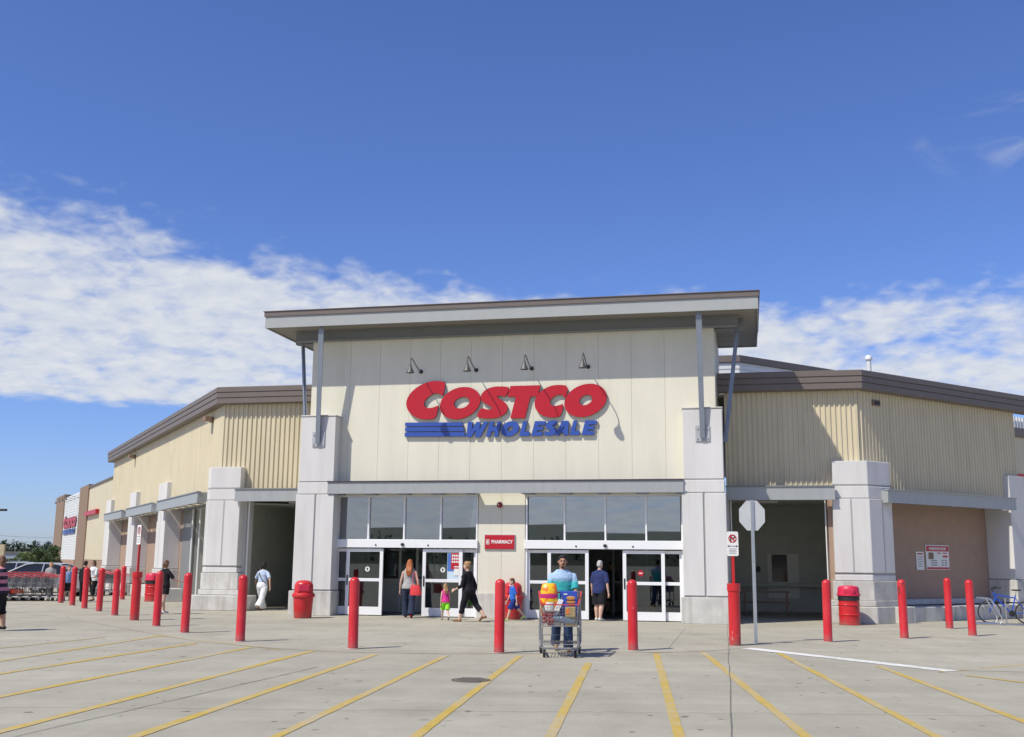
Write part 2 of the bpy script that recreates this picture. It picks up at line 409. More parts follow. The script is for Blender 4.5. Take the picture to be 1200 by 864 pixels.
# ------------------------------------------------------------------ sun, sky
SUNDIR = Vector((.62, .475, -1)).normalized()          # the way the light travels
sl = bpy.data.lights.new('sun', 'SUN'); sl.energy = 4.7; sl.angle = R(.53); sl.color = (1, .94, .80)
so = bpy.data.objects.new('sun', sl); COL.objects.link(so); so.location = (-30, -30, 60)
so.rotation_euler = SUNDIR.to_track_quat('-Z', 'Y').to_euler()
W = bpy.data.worlds.new('World'); S.world = W; W.use_nodes = True
nt = W.node_tree; N, L = nt.nodes.new, nt.links.new
bg = nt.nodes['Background']
sky = N('ShaderNodeTexSky'); sky.sky_type = 'NISHITA'; sky.sun_disc = False
sky.sun_elevation = math.asin(-SUNDIR.z); sky.sun_rotation = math.atan2(-SUNDIR.x, -SUNDIR.y)
sky.altitude = 0; sky.air_density = 1.0; sky.dust_density = .35; sky.ozone_density = 3.0
tc = N('ShaderNodeTexCoord'); sep = N('ShaderNodeSeparateXYZ'); L(tc.outputs['Generated'], sep.inputs[0])
def mth(op, a, b=None, c=None, clamp=False):
    n = N('ShaderNodeMath'); n.operation = op; n.use_clamp = clamp
    for i, v in enumerate((a, b, c)):
        if v is None: continue
        if isinstance(v, (int, float)): n.inputs[i].default_value = v
        else: L(v, n.inputs[i])
    return n.outputs[0]
def sstep(v, lo, hi, t0=0., t1=1.):
    n = N('ShaderNodeMapRange'); n.interpolation_type = 'SMOOTHSTEP'
    n.inputs[3].default_value = t0; n.inputs[4].default_value = t1
    for i, q in ((0, v), (1, lo), (2, hi)):
        if isinstance(q, (int, float)): n.inputs[i].default_value = q
        else: L(q, n.inputs[i])
    return n.outputs[0]
X, Y, Z = sep.outputs
El = mth('MULTIPLY', mth('ARCSINE', Z), 57.2958)
Az = mth('MULTIPLY', mth('ARCTAN2', X, Y), 57.2958)
zz = mth('ADD', mth('MAXIMUM', Z, 0.0), .22)
cmb = N('ShaderNodeCombineXYZ'); L(mth('DIVIDE', X, zz), cmb.inputs[0]); L(mth('DIVIDE', Y, zz), cmb.inputs[1])
def wnoise(scale, det, rough, off=0., dist=0.):
    mp = N('ShaderNodeMapping'); mp.inputs['Location'].default_value = (off, off * .7, off * 1.3); L(cmb.outputs[0], mp.inputs[0])
    n = N('ShaderNodeTexNoise'); n.inputs['Scale'].default_value = scale; n.inputs['Detail'].default_value = det
    n.inputs['Roughness'].default_value = rough; n.inputs['Distortion'].default_value = dist
    L(mp.outputs[0], n.inputs['Vector']); return n.outputs['Fac']
big = wnoise(2.2, 4, .55, 3.1); puff = wnoise(17.0, 5, .5, 1.7, .25); wisp = wnoise(5.0, 7, .6, 8.2, .6)
left = mth('MAXIMUM', mth('MULTIPLY', mth('MINIMUM', Az, 0.), -1.), 0.)
left = mth('MINIMUM', left, 30.)
right = mth('MAXIMUM', Az, 0.)
top = mth('ADD', 13.7, mth('MULTIPLY', left, .115)); top = mth('ADD', top, mth('MULTIPLY', mth('MINIMUM', right, 30.), -.06))
top = mth('ADD', top, mth('MULTIPLY', mth('SUBTRACT', big, .5), 7.5))
m_top = sstep(mth('SUBTRACT', top, El), -4.2, 4.0)
lo_ = sstep(mth('ABSOLUTE', Az), 60., 110., 6.9, -1.5); m_bot = sstep(El, lo_, mth('ADD', lo_, 1.5))
bank = mth('MULTIPLY', m_top, m_bot)
m_r = sstep(Az, 2., 12., 1., .98)                      # thinner towards the right
bank = mth('MULTIPLY', bank, m_r)
cov = mth('ADD', mth('MULTIPLY', puff, .8), mth('MULTIPLY', wisp, .45))
thr = sstep(bank, 0., 1., .80, .16)
cl = sstep(cov, thr, mth('ADD', thr, .52))
cl = mth('MULTIPLY', cl, sstep(bank, .0, .25))
# faint high wisps at the upper right
wm = mth('MULTIPLY', sstep(Az, 20., 24.5), mth('MULTIPLY', sstep(El, 18.3, 20.2), sstep(El, 24., 22.)))
wv = mth('MULTIPLY', mth('MULTIPLY', wm, sstep(wisp, .5, .72)), .38)
cl = mth('MAXIMUM', cl, wv)
behind = mth('MULTIPLY', sstep(mth('ABSOLUTE', Az), 70., 115.), sstep(El, 16., 1.)); cl = mth('MAXIMUM', cl, mth('MULTIPLY', behind, sstep(wisp, .30, .55, .55, .92)))
cl = mth('MULTIPLY', cl, .93)
shade = N('ShaderNodeValToRGB'); shade.color_ramp.elements[0].position = .30; shade.color_ramp.elements[1].position = .62
shade.color_ramp.elements[0].color = (6.1, 6.6, 7.6, 1); shade.color_ramp.elements[1].color = (7.6, 7.8, 8.1, 1)
L(wnoise(15., 5, .55, 1.9), shade.inputs[0])
hsv = N('ShaderNodeMix'); hsv.data_type = 'RGBA'; hsv.blend_type = 'MULTIPLY'; hsv.inputs[0].default_value = 1; L(sky.outputs[0], hsv.inputs[6]); hsv.inputs[7].default_value = (.80, .95, 1.45, 1)   # a clear, dry northern blue
mix = N('ShaderNodeMix'); mix.data_type = 'RGBA'
L(cl, mix.inputs[0]); L(hsv.outputs[2], mix.inputs[6]); L(shade.outputs[0], mix.inputs[7])
L(mix.outputs[2], bg.inputs[0]); bg.inputs[1].default_value = .10
S.view_settings.view_transform = 'Standard'; S.view_settings.look = 'None'; S.view_settings.gamma = 1
S.view_settings.use_curve_mapping = False; S.view_settings.exposure = 0.0
# ================================================================== THE SETTING
def sheet(name, pts, z, m, parent=None):
    mb = MB(); mb.add([(p[0], p[1], z) for p in pts], [tuple(range(len(pts)))]); return mb.build(name, m, parent)
lot = sheet('ground', [(-1500, -1500), (1500, -1500), (1500, 1500), (-1500, 1500)], 0, 'lot'); tag(lot, kind='structure')
edge = [(-40, 712), (60, 722), (120, 732), (180, 743), (230, 752), (333, 761), (400, 764.5), (520, 766.5), (700, 766), (830, 763.5), (872, 759.5), (1000, 773), (1120, 786), (1240, 789)]
ep = [ground(x, y) for x, y in edge]
far = [wl(60, 2), wl(60, 40), wl(-60, 60), wl(-70, 30)]
walk = sheet('pavement', [(p.x, p.y) for p in ep] + [(p.x, p.y) for p in far], .004, 'walk'); tag(walk, kind='structure')

def strip(mb, a, b, w, z, seg=1):
    A, B = Vector((a[0], a[1])), Vector((b[0], b[1])); d = (B - A).normalized(); n = Vector((-d.y, d.x)) * w / 2
    mb.add([(*(A - n), z), (*(B - n), z), (*(B + n), z), (*(A + n), z)], [(0, 1, 2, 3)])
def wobble_strip(mb, a, b, w, z):
    """painted by hand machine: edges waver a little"""
    A, B = Vector((a[0], a[1])), Vector((b[0], b[1])); d = (B - A); L_ = d.length; d.normalize(); n = Vector((-d.y, d.x))
    k = max(2, int(L_ / .35)); vs = []
    for i in range(k + 1):
        p = A + d * L_ * i / k
        vs += [(*(p - n * (w / 2 + random.uniform(-.006, .006))), z), (*(p + n * (w / 2 + random.uniform(-.006, .006))), z)]
    mb.add(vs, [(2 * i, 2 * i + 2, 2 * i + 3, 2 * i + 1) for i in range(k)])
LINES = [((0, 775), (190, 745)), ((0, 790), (230, 754)), ((0, 817), (293, 759)), ((0, 858), (367, 763)), ((157, 864), (440, 767)),
         ((323, 864), (522, 769)), ((487, 864), (609, 769)), ((645, 864), (690, 777)), ((796, 864), (769, 766)), ((945, 864), (823, 764)),
         ((1098, 864), (913, 766)), ((1200, 846), (1030, 781)), ((0, 760), (123, 747))]
for i, (a, b) in enumerate(LINES):
    A, B = ground(*a), ground(*b); A = B + (A - B) * 1.25
    mb = MB(); wobble_strip(mb, A, B, .13 if i < 5 else (.112 if i < 12 else .07), .0052); tag(mb.build('yellow_line', 'line_yellow', lot), kind='structure')
for a, b, w in [((1100, 788), (1215, 778), .06), ((1133, 792), (1230, 804), .10), ((760, 765.5), (823, 763.6), .04), ((185, 745), (330, 762), .05)]:
    mb = MB(); wobble_strip(mb, ground(*a), ground(*b), w, .0056); tag(mb.build('yellow_line', 'line_yellow', lot), kind='structure')
mb = MB(); wobble_strip(mb, ground(875, 760), ground(1117, 787), .33, .0062); tag(mb.build('white_line', 'line_white', lot), kind='structure')
mb = MB()
for a, b, w in [((859, 900), (853.5, 758), .013), ((853.5, 758), (852.6, 731), .014), ((17, 864), (372, 782), .014), ((784, 760), (803, 737), .010)]:
    A, B = ground(*a), ground(*b); prev = A
    for i in range(1, 13):
        q = A.lerp(B, i / 12) + Vector((random.uniform(-.012, .012), 0, 0)); strip(mb, prev, q, w * random.uniform(.75, 1.2), .0066); prev = q
tag(mb.build('expansion_joint', 'joint_dark', lot), kind='structure')
# worn seam between two concrete pours
mb = MB()
A, B = ground(-20, 827), ground(1230, 838)
vs = []
for k in range(121):
    p = A.lerp(B, k / 120); vs += [(p.x, p.y - random.uniform(.05, .16), .0016), (p.x, p.y + random.uniform(.05, .13), .0016)]
mb.add(vs, [(2 * i, 2 * i + 2, 2 * i + 3, 2 * i + 1) for i in range(120)])
tag(mb.build('worn_seam', 'walk', lot), kind='structure')
# manhole cover
g = ground(552, 797.5); mh = empty('manhole_cover', (g.x, g.y, .004)); tag(mh, 'round dark iron cover set in the concrete near the yellow lines', 'manhole cover')
mb = MB(); mb.lathe([(.25, 0), (.25, .008), (.24, .010)], 28); 
mb.build('lid', 'iron', mh)
mb = MB()
for k in range(-3, 4): mb.box(-.2 + abs(k) * .02, .2 - abs(k) * .02, k * .065 - .014, k * .065 + .014, .0102, .016)
mb.build('ridges', 'iron', mh)
mb = MB(); mb.lathe([(.28, 0), (.28, .006), (.258, .006), (.258, 0)], 28); mb.build('rim', 'iron', mh)

# far landscape
mb = MB()
for k in range(72):
    a0, a1 = k * math.tau / 72, (k + 1) * math.tau / 72
    h = lambda a: 3.2 + 1.6 * math.sin(3 * a + 1) + 1.2 * math.sin(7 * a) + (15.5 + 2.5 * math.sin(9 * a) if math.cos(a - 1.57) < 0 else 0)
    p = lambda a, r, z: (r * math.cos(a), r * math.sin(a), z)
    mb.add([p(a0, 430, .02), p(a1, 430, .02), p(a1, 620, h(a1)), p(a0, 620, h(a0)), p(a1, 1200, h(a1) * .9), p(a0, 1200, h(a0) * .9)], [(0, 1, 2, 3), (3, 2, 4, 5)])
tag(mb.build('hills', 'hill_grass', weld=True, smooth='all'), kind='structure')
mb = MB(); rr = random.Random(3)
for k in range(2100):
    a = rr.uniform(0, math.tau) if k < 1500 else rr.uniform(1.86, 2.08); back = math.sin(a) < 0
    if not back and not (1.75 < a < 2.25): continue
    r = rr.uniform(440, 520); x, y = r * math.cos(a), r * math.sin(a); hh = rr.uniform(4.5, 8.0) * (1.5 if back else 1); w = hh * rr.uniform(.26, .44)
    for q in range(26):
        t = rr.random() ** .8; z = hh * t; ww = w * (1 - t) + .15; an = rr.uniform(0, math.tau)
        c = Vector((x + ww * math.cos(an) * rr.random(), y + ww * math.sin(an) * rr.random(), z)); sz = hh * .11
        mb.add([tuple(c + Vector((rr.uniform(-sz, sz), rr.uniform(-sz, sz), rr.uniform(-sz, sz)))) for _ in range(3)], [(0, 1, 2)])
tag(mb.build('forest', 'forest'), 'far dark treeline of conifers along the horizon', 'forest', kind='stuff')

def tree(px, pw, pyt, Y, label, leafm, n, seed, group='bushy trees beyond the parked cars'):
    rr = random.Random(seed); d = ray(px, pyt); P = CAM + d * (Y / d.y); hh = P.z; w = pw * Y / FPX
    t = empty('bushy_tree', (P.x, Y, 0)); tag(t, label, 'tree', group)
    mb = MB(); mb.limb([(0, 0, 0), (.05, 0, hh * .3), (.0, .05, hh * .55)], [.11, .08, .05], 8)
    for k in range(6):
        an = k * 1.05 + rr.random(); mb.limb([(.03, 0, hh * (.25 + .04 * k)), (w * .28 * math.cos(an), w * .28 * math.sin(an), hh * (.5 + .05 * k))], [.045, .02], 6)
    mb.build('trunk', 'bark', t, True)
    mb = MB(); lobes = []
    for k in range(90):
        an = rr.uniform(0, math.tau); q = rr.random() ** .6; zz_ = rr.uniform(.28, .9); k2 = 1.15 - zz_ * .75
        lobes.append((w * .46 * q * k2 * math.cos(an), w * .46 * q * k2 * math.sin(an), hh * zz_, w * rr.uniform(.05, .13)))
    for k in range(n):
        lx, ly, lz, lr = rr.choice(lobes); v = Vector((rr.gauss(0, 1), rr.gauss(0, 1), rr.gauss(0, 1))).normalized() * lr * rr.uniform(.5, 1.08)
        c = Vector((lx, ly, min(lz + v.z, hh * rr.uniform(.93, 1)))) + Vector((v.x, v.y, 0)); e1 = Vector((rr.uniform(-1, 1), rr.uniform(-1, 1), rr.uniform(-1, 1))).normalized()
        e2 = e1.orthogonal().normalized(); sz = rr.uniform(.04, .085)
        mb.add([tuple(c - e1 * sz), tuple(c + e2 * sz * .5), tuple(c + e1 * sz), tuple(c - e2 * sz * .5)], [(0, 1, 2, 3)])
    mb.build('crown', leafm, t)
tree(30, 34, 646, 78, 'light green bushy tree above the dark parked car', 'leaf', 5000, 1)
tree(47, 40, 641, 84, 'tall dark green rounded tree behind the silver car', 'leaf_dark', 6000, 2)
tree(64, 26, 637, 92, 'dark tree right beside the brown end post of the far wing', 'leaf_dark', 5000, 3)
tree(12, 22, 653, 74, 'low yellow-green shrub-like tree at the far left edge', 'leaf', 3500, 4)
# far grey shed
P = ground(22, 656.5); b = empty('far_shed', (-70, 150, 0)); tag(b, 'low pale grey-blue shed far away behind the bushy trees', 'shed')
MB().box(-7, 5.5, 0, 8, 0, 2.15).build('wall', 'far_grey', b); MB().box(-7.2, 5.7, -.2, 8.2, 2.152, 2.32).build('roof', 'cornice_brown', b)

# shops on the other side of the car park, behind the camera: the glass mirrors them
b = empty('distant_shop', (18, -95, 0)); tag(b, 'long pale shop across the car park, mirrored in the upper panes', 'shop')
MB().box(-26, 24, -20, 0, 0, 6.4).build('wall', 'white_metal', b); MB().box(-26.5, 24.5, -20.5, .6, 6.402, 7.1).build('roof_edge', 'cornice_brown', b)
mb = MB()
for k in range(6): mb.box(-22 + 7.4 * k, -17.6 + 7.4 * k, .002, .06, .4, 4.2)
mb.islands('shop_window', 'car_glass', b)

# ================================================================== THE STORE
store = empty('warehouse_store', ORG, TH)
tag(store, 'big cream and tan warehouse store with tall overhanging entrance roof and grey concrete piers', 'building')
def part(mb, name, mats, smooth=False, parent=None, weld=False, label=None):
    o = mb.build(name, mats, parent or store, smooth, weld=weld)
    if label: o['label'] = label
    return o
# ---- tall entrance block
mb = MB().mat(1); mb.box(-6.45, 6.02, .02, .3, 3.6, 8.77)
mb.mat(0); xs = [-6.45] + [-.3 + .98 * k for k in range(-6, 7) if -6.2 < -.3 + .98 * k < 5.9] + [6.02]
for a, b in zip(xs, xs[1:]): mb.box(a + .003, b - .003, 0, .022, 3.6, 8.77)
part(mb, 'front_wall', ['cream_panel', 'panel_gap'])
mb = MB(); mb.box(6.0, 6.05, .003, 5.2, 3.6, 8.77); mb.box(-6.48, -6.43, .003, 5.2, 3.6, 8.77); mb.box(-6.43, 6.0, 5.15, 5.2, 6.9, 8.77); mb.islands('side_wall', 'cream_panel', store)
# pharmacy panel wall between the two glazed fronts
mb = MB().mat(1); mb.box(-.98, .44, .02, .3, .72, 3.598); mb.mat(0); mb.box(-.98, -.272, 0, .022, .72, 3.598); mb.box(-.264, .44, 0, .022, .72, 3.598)
part(mb, 'middle_wall', ['cream_panel', 'panel_gap'])
mb = MB(); mb.box(-1.0, .46, -.06, .3, 0, .715); bevel(part(mb, 'wall_base', 'plinth_concrete'), .015)
# roof
mb = MB(); mb.box(-7.65, 7.3, -1.0, 4.5, 8.80, 9.10); part(mb, 'roof_slab', 'soffit')
mb = MB(); mb.box(-7.68, 7.33, -1.035, -1.002, 8.74, 9.10); mb.box(7.302, 7.33, -1.0, 4.53, 8.74, 9.10); mb.box(-7.68, -7.652, -1.0, 4.53, 8.74, 9.10); mb.box(-7.65, 7.3, 4.502, 4.53, 8.74, 9.10)
part(mb, 'fascia', 'fascia_grey')
mb = MB(); mb.box(-7.71, 7.36, -1.07, 4.56, 9.103, 9.25); mb.box(-7.735, 7.385, -1.095, 4.585, 9.252, 9.27); part(mb, 'roof_edge', 'cornice_brown')
mb = MB()                                                      # soffit boards
k = -1.0
while k < 4.45:
    mb.box(-7.64, 7.29, k + .012, k + .30, 8.778, 8.798); k += .32
part(mb, 'soffit_boards', 'soffit')
mb = MB(); mb.box(-7.0, 6.75, -.16, -.003, 8.45, 8.772); mb.box(-7.0, 6.75, -.22, -.16, 8.45, 8.48); mb.box(-7.0, 6.75, -.22, -.16, 8.74, 8.772)
part(mb, 'roof_beam', 'beam_grey')
mb = MB(); mb.box(6.052, 6.9, .25, .5, 8.45, 8.772); mb.box(-7.2, -6.482, .25, .5, 8.45, 8.772); mb.islands('outrigger', 'beam_grey', store)
# piers
def pier(x0, x1, flip):
    p = MB(); p.box(x0 + .03, x1 - .03, -.42, .28, 0, 6.0)
    p.mat(1); p.box(x0 - .02, x1 + .02, -.47, .3, 6.003, 6.05)
    p.mat(0); p.box(x0, x1, -.45, .3, 4.0, 6.0)
    p.box(x0 - .02, x1 + .02, -.47, .3, 3.62, 3.97)
    mid = x0 + (x1 - x0) * (.5 if flip else .52)
    p.box(x0 - .05, mid - .025, -.49, .3, .76, 3.60); p.box(mid + .025, x1 + .05, -.49, .3, .76, 3.60)
    p.mat(1); p.box(x0 - .12, x1 + .10, -.56, .3, 0, .72)
    o = part(p, 'pier', ['pier_concrete', 'plinth_concrete']); bevel(o, .012, 1)
    g2 = MB(); g2.box(x0 + .01, x1 - .01, -.43, .1, 3.972, 3.998); g2.box(mid - .024, mid + .024, -.46, 0, .74, 3.58); g2.box(x0 - .03, x1 + .03, -.46, .1, .722, .758)
    g2.build('joint', 'groove', o)
pier(-6.58, -5.44, False); pier(5.12, 6.24, True)
# struts
def strut(top, bot, w, plate):
    a, b = Vector(top), Vector(bot)
    d = (b - a).normalized(); side = Vector((1, 0, 0)) if plate else Vector((0, 1, 0)); n = d.cross(side).normalized()
    s_ = MB()
    for (hw, hn, off) in ((w, .014, 0.), (.014, w * .9, -w * .9)):
        vs = []
        for c, k in ((a, 1.), (b, .8)):
            for u_ in (-1, 1):
                for v_ in (-1, 1): vs.append(tuple(c + side * u_ * hw * k + n * (v_ * hn + (off if plate else 0))))
        s_.add(vs, [(0, 1, 3, 2), (4, 6, 7, 5), (0, 4, 5, 1), (2, 3, 7, 6), (0, 2, 6, 4), (1, 5, 7, 3)])
    s_.tube(a, a + Vector((0, 0, .22)), .05, .05, 8)
    o = part(s_, 'strut', 'steel_blue')
    if plate:
        p = MB(); p.box(b.x - .2, b.x + .2, -.485, -.452, b.z - .08, b.z + .37)
        for dx in (-.14, .14):
            for dz in (.0, .28): p.tube((b.x + dx, -.484, b.z + dz), (b.x + dx, -.51, b.z + dz), .022, .022, 6)
        p.build('base_plate', 'plate_grey', o)
strut((-5.86, -.90, 8.66), (-5.98, -.53, 5.15), .085, True)
strut((5.66, -.90, 8.66), (5.68, -.53, 5.15), .085, True)
strut((-7.0, .38, 8.42), (-6.66, .1, 5.6), .065, False)
strut((6.72, .38, 8.42), (6.30, .1, 5.1), .065, False)
# front canopy beam
def canopy(mb, x0, x1, v, zb=3.62, zt=3.96, t=.10):
    mb.box(x0, x1, v, v + t, zb, zt); mb.mat(1).box(x0 - .01, x1 + .01, v - .03, v + t, zt + .002, zt + .04).mat(0); mb.box(x0 - .005, x1 + .005, v - .012, v - .0, zb, zb + .035)
mb = MB(); canopy(mb, -5.6, 5.115, -.52); part(mb, 'entrance_canopy', ['canopy_grey', 'letter_side'])
mb = MB()
for a, b in ((-5.42, -1.06), (.52, 5.10)):
    mb.box(a, b, -.415, -.003, 3.66, 3.72)
    n = 4
    for k in range(n + 1):
        x = a + .06 + (b - a - .12) * k / n; mb.box(x - .16, x + .16, -.50, -.01, 3.60, 3.655)
part(mb, 'canopy_deck', 'steel_blue')
# ---- glazed fronts with sliding doors
def glazing(x0, x1, mull, base_l, panels, open_x):
    f = MB(); z0, z1 = 2.27, 3.60
    f.box(x0, x0 + .05, .0, .14, 0, z1); f.box(x1 - .05, x1, .0, .14, 0, z1)
    f.box(x0 + .05, x1 - .05, .0, .14, z1 - .05, z1)
    for x in mull: f.box(x - .024, x + .024, .002, .13, z0, z1 - .05)
    fr = part(f, 'window', 'white_frame')
    g_ = MB(); edges = [x0 + .05] + mull + [x1 - .05]
    for a, b in zip(edges, edges[1:]):
        g_ = MB(); ty, tz = random.uniform(-.004, .004), random.uniform(-.0022, .0022); aa, bb = a + .024, b - .024
        g_.add([(x, .078 + y_ + (ty if x == bb else -ty) + (tz if z_ > 3 else -tz), z_) for x in (aa, bb) for y_ in (-.006, .006) for z_ in (z0 + .002, z1 - .052)], [(0, 1, 3, 2), (4, 6, 7, 5), (0, 4, 5, 1), (2, 3, 7, 6), (0, 2, 6, 4), (1, 5, 7, 3)]); g_.build('pane', 'pane', fr)
    for x in (mull[0], mull[2]):
        f = MB(); f.box(x - .035, x + .035, .075, .135, .0, 2.018); part(f, 'fixed_stile', 'white_frame')
    t = MB(); t.box(x0 - .02, x1 + .02, -.09, .139, 2.02, 2.268); ob = part(t, 'door_header', 'white_frame'); bevel(ob, .01)
    s_ = MB(); xm = (open_x[0] + open_x[1]) / 2; s_.ell((xm, -.11, 2.12), (.06, .05, .045), 10, 6)
    for k in (-.85, .8): s_.ell((xm + k, -.095, 2.1), (.03, .02, .025), 8, 5)
    s_.islands('sensor', 'black', ob)
    for (a, b, y, st) in panels:
        d = MB(); zt = 1.99
        d.box(a, a + st, y, y + .06, .03, zt); d.box(b - st, b, y, y + .06, .03, zt)
        d.box(a + st, b - st, y + .002, y + .058, zt - .09, zt); d.box(a + st, b - st, y + .002, y + .058, .03, .27); d.box(a + st, b - st, y + .002, y + .058, 1.02, 1.11)
        do = part(d, 'sliding_door', 'white_frame')
        for (za, zb) in ((.27, 1.02), (1.11, zt - .09)):
            q = MB(); q.box(a + st, b - st, y + .025, y + .035, za + .001, zb - .001); q.build('pane', 'door_glass', do)
        if st > .08:
            h = MB(); h.box(a + st * .3, a + st * .7, y - .015, y - .001, .9, 1.2) ; h.build('handle', 'black', do)
    return fr
glazing(-5.50, -1.0, [-4.44, -3.30, -2.15], 0, [(-5.45, -4.98, .07, .07), (-5.10, -3.93, -.02, .10), (-2.68, -1.45, -.02, .10), (-1.53, -1.05, .07, .07)], (-3.9, -2.7))
glazing(.46, 5.05, [1.62, 2.82, 4.0], 0, [(.51, 1.26, .07, .07), (1.12, 2.33, -.02, .10), (3.32, 4.52, -.02, .10), (4.40, 5.0, .07, .07)], (2.35, 3.3))
# vestibule behind the doors
mb = MB(); mb.box(-6.3, 5.9, 6.0, 6.1, 0, 3.5); mb.box(-6.4, -6.3, .3, 6.1, 0, 3.5); mb.box(5.9, 6.0, .3, 6.1, 0, 3.5); mb.box(-.9, .36, .302, 6.0, 0, 3.5)
mb.box(-6.4, 6.0, .302, 6.1, 3.5, 3.58)
part(mb, 'vestibule', 'room_dark')
mb = MB(); mb.box(-6.3, -.9, .14, 6, .002, .012); mb.box(.36, 5.9, .14, 6, .002, .012); mb.islands('vestibule_floor', 'floor_dark', store)
mb = MB()
for x in (-5.2, -4.5, -3.9, -3.25, -2.6, -1.9, -1.4, 1.0, 1.8, 2.6, 3.5, 4.2, 4.9): mb.box(x - .035, x + .035, 3.6, 3.68, .012, 2.4)
mb.box(-6.2, -.95, 3.602, 3.678, 2.4, 2.52); mb.box(.4, 5.8, 3.602, 3.678, 2.4, 2.52); mb.box(-6.2, -.95, 3.61, 3.67, 1.0, 1.06); mb.box(.4, 5.8, 3.61, 3.67, 1.0, 1.06)
part(mb, 'inner_door_frame', 'plate_grey')
mb = MB(); mb.box(-6.28, -.92, 2.5, 2.56, .014, 3.48); part(mb, 'inner_partition', 'room_door')
mb = MB()
for x in (-5.6, -4.9, -4.2, -3.62, -3.05, -2.5, -1.8): mb.box(x - .04, x + .04, 2.44, 2.498, .014, 2.45)
mb.box(-6.2, -.95, 2.445, 2.497, 2.452, 2.56); mb.box(-6.2, -.95, 2.45, 2.496, 1.0, 1.06)
part(mb, 'inner_door_frame', 'white_frame')
mb = MB()
for a, b in ((-4.86, -4.24), (-4.16, -3.66), (-3.58, -3.09), (-3.01, -2.54), (-2.46, -1.84)): mb.box(a, b, 2.46, 2.49, 1.07, 2.44)
part(mb, 'inner_door_glass', 'pane')

# ---- ribbed wall panels
def ribs(mb, T, s0, s1, z0, z1, per=.15, dep=.034, thick=.12):
    n = max(1, int(round((s1 - s0) / per))); p = (s1 - s0) / n; pr = []
    for k in range(n):
        s = s0 + k * p
        pr += [(s, 0), (s + p * .52, 0), (s + p * .62, dep), (s + p * .90, dep)]
    pr.append((s1, 0))
    vs = [T(s, d, z0) for s, d in pr] + [T(s, d, z1) for s, d in pr]; q = len(pr)
    mb.add(vs, [(i, i + 1, q + i + 1, q + i) for i in range(q - 1)])
    mb.add([T(s0, -.012, z0), T(s1, -.012, z0), T(s1, -.012, z1), T(s0, -.012, z1), T(s0, -thick, z0), T(s1, -thick, z0), T(s1, -thick, z1), T(s0, -thick, z1)],
           [(0, 1, 2, 3), (4, 5, 6, 7), (0, 1, 5, 4), (2, 3, 7, 6), (0, 3, 7, 4), (1, 2, 6, 5)])
class Side:
    def __init__(s, p0, ang, sg):
        a = R(ang); s.p0 = Vector(p0); s.d = Vector((math.cos(a), math.sin(a))); s.o = Vector((math.sin(a), -math.cos(a))) * sg; s.ang, s.sg = ang, sg
    def __call__(s, t, d, z=0):
        p = s.p0 + s.d * t + s.o * d; return (p.x, p.y, z)
    def box(s, mb, s0, s1, d0, d1, z0, z1):
        return mb.add([s(t, d, z) for t in (s0, s1) for d in (d0, d1) for z in (z0, z1)],
                      [(0, 1, 3, 2), (4, 6, 7, 5), (0, 4, 5, 1), (2, 3, 7, 6), (0, 2, 6, 4), (1, 5, 7, 3)])
    def px(s, x, y, d=0.):
        p = s.p0 + s.o * d; q = onp(x, y, 0, s.ang, p); v = Vector((q.x, q.y)) - s.p0; return v.dot(s.d), q.z
V = 1.8
SR = Side((10.15, V), 46, 1); SL = Side((-10.38, V), 130.5, -1)
front = lambda s, d, z: (s, V - d, z)
LEN_L, LEN_R, ZB, ZC = 25.3, 8.05, 3.55, 6.85
mb = MB(); ribs(mb, front, 6.26, 10.12, ZB, ZC); part(mb, 'right_wing_siding', 'tan_siding')
mb = MB(); ribs(mb, front, -10.35, -6.6, ZB, ZC, .17, .04); part(mb, 'left_wing_siding', 'tan_siding')
mb = MB(); ribs(mb, SR, .03, LEN_R, ZB, ZC); part(mb, 'right_side_siding', 'tan_siding')
mb = MB(); ribs(mb, SL, .03, LEN_L, ZB, ZC, .30, .022); part(mb, 'left_side_siding', 'tan_siding')
mb = MB()
for sd, x in ((SR, 10.13), (SL, -10.36)):
    mb.tube((x, V - .006, ZB), (x, V - .006, ZC), .026, .026, 8)
mb.islands('corner_trim', 'tan_siding', store)
# cornice: three stepped bands with a dark reveal
prof = [(-.1, 6.78), (.26, 6.78), (.30, 6.80), (.30, 6.965), (.275, 6.97), (.275, 6.99), (.315, 6.995), (.315, 7.15), (.29, 7.155), (.29, 7.175), (.33, 7.18), (.33, 7.335), (.30, 7.355), (-.1, 7.355)]
eR = SR(LEN_R + .8, 0); eL = SL(LEN_L + .6, 0)
mb = MB(); mb.sweep([(6.07, V), (10.15, V), eR[:2]], prof); part(mb, 'right_cornice', 'cornice_brown')
mb = MB(); mb.sweep([eL[:2], (-10.38, V), (-6.5, V)], prof); part(mb, 'left_cornice', 'cornice_brown')
q1 = SL(LEN_L, 0); q2 = SR(LEN_R, 0)
mb = MB(); mb.prism([(-10.3, V + .1), (10.1, V + .1), (q2[0], q2[1]), (q2[0], 34), (q1[0], 34), (q1[0] + .1, q1[1])], 6.70, 6.77); part(mb, 'wing_roof', 'roof_deck')
a1 = SL(LEN_L, .02); mb = MB(); mb.prism([a1[:2], SL(LEN_L, -.2)[:2], (a1[0] + 10, a1[1] + 8)], 0, 6.7); part(mb, 'left_end_wall', 'tan_siding')
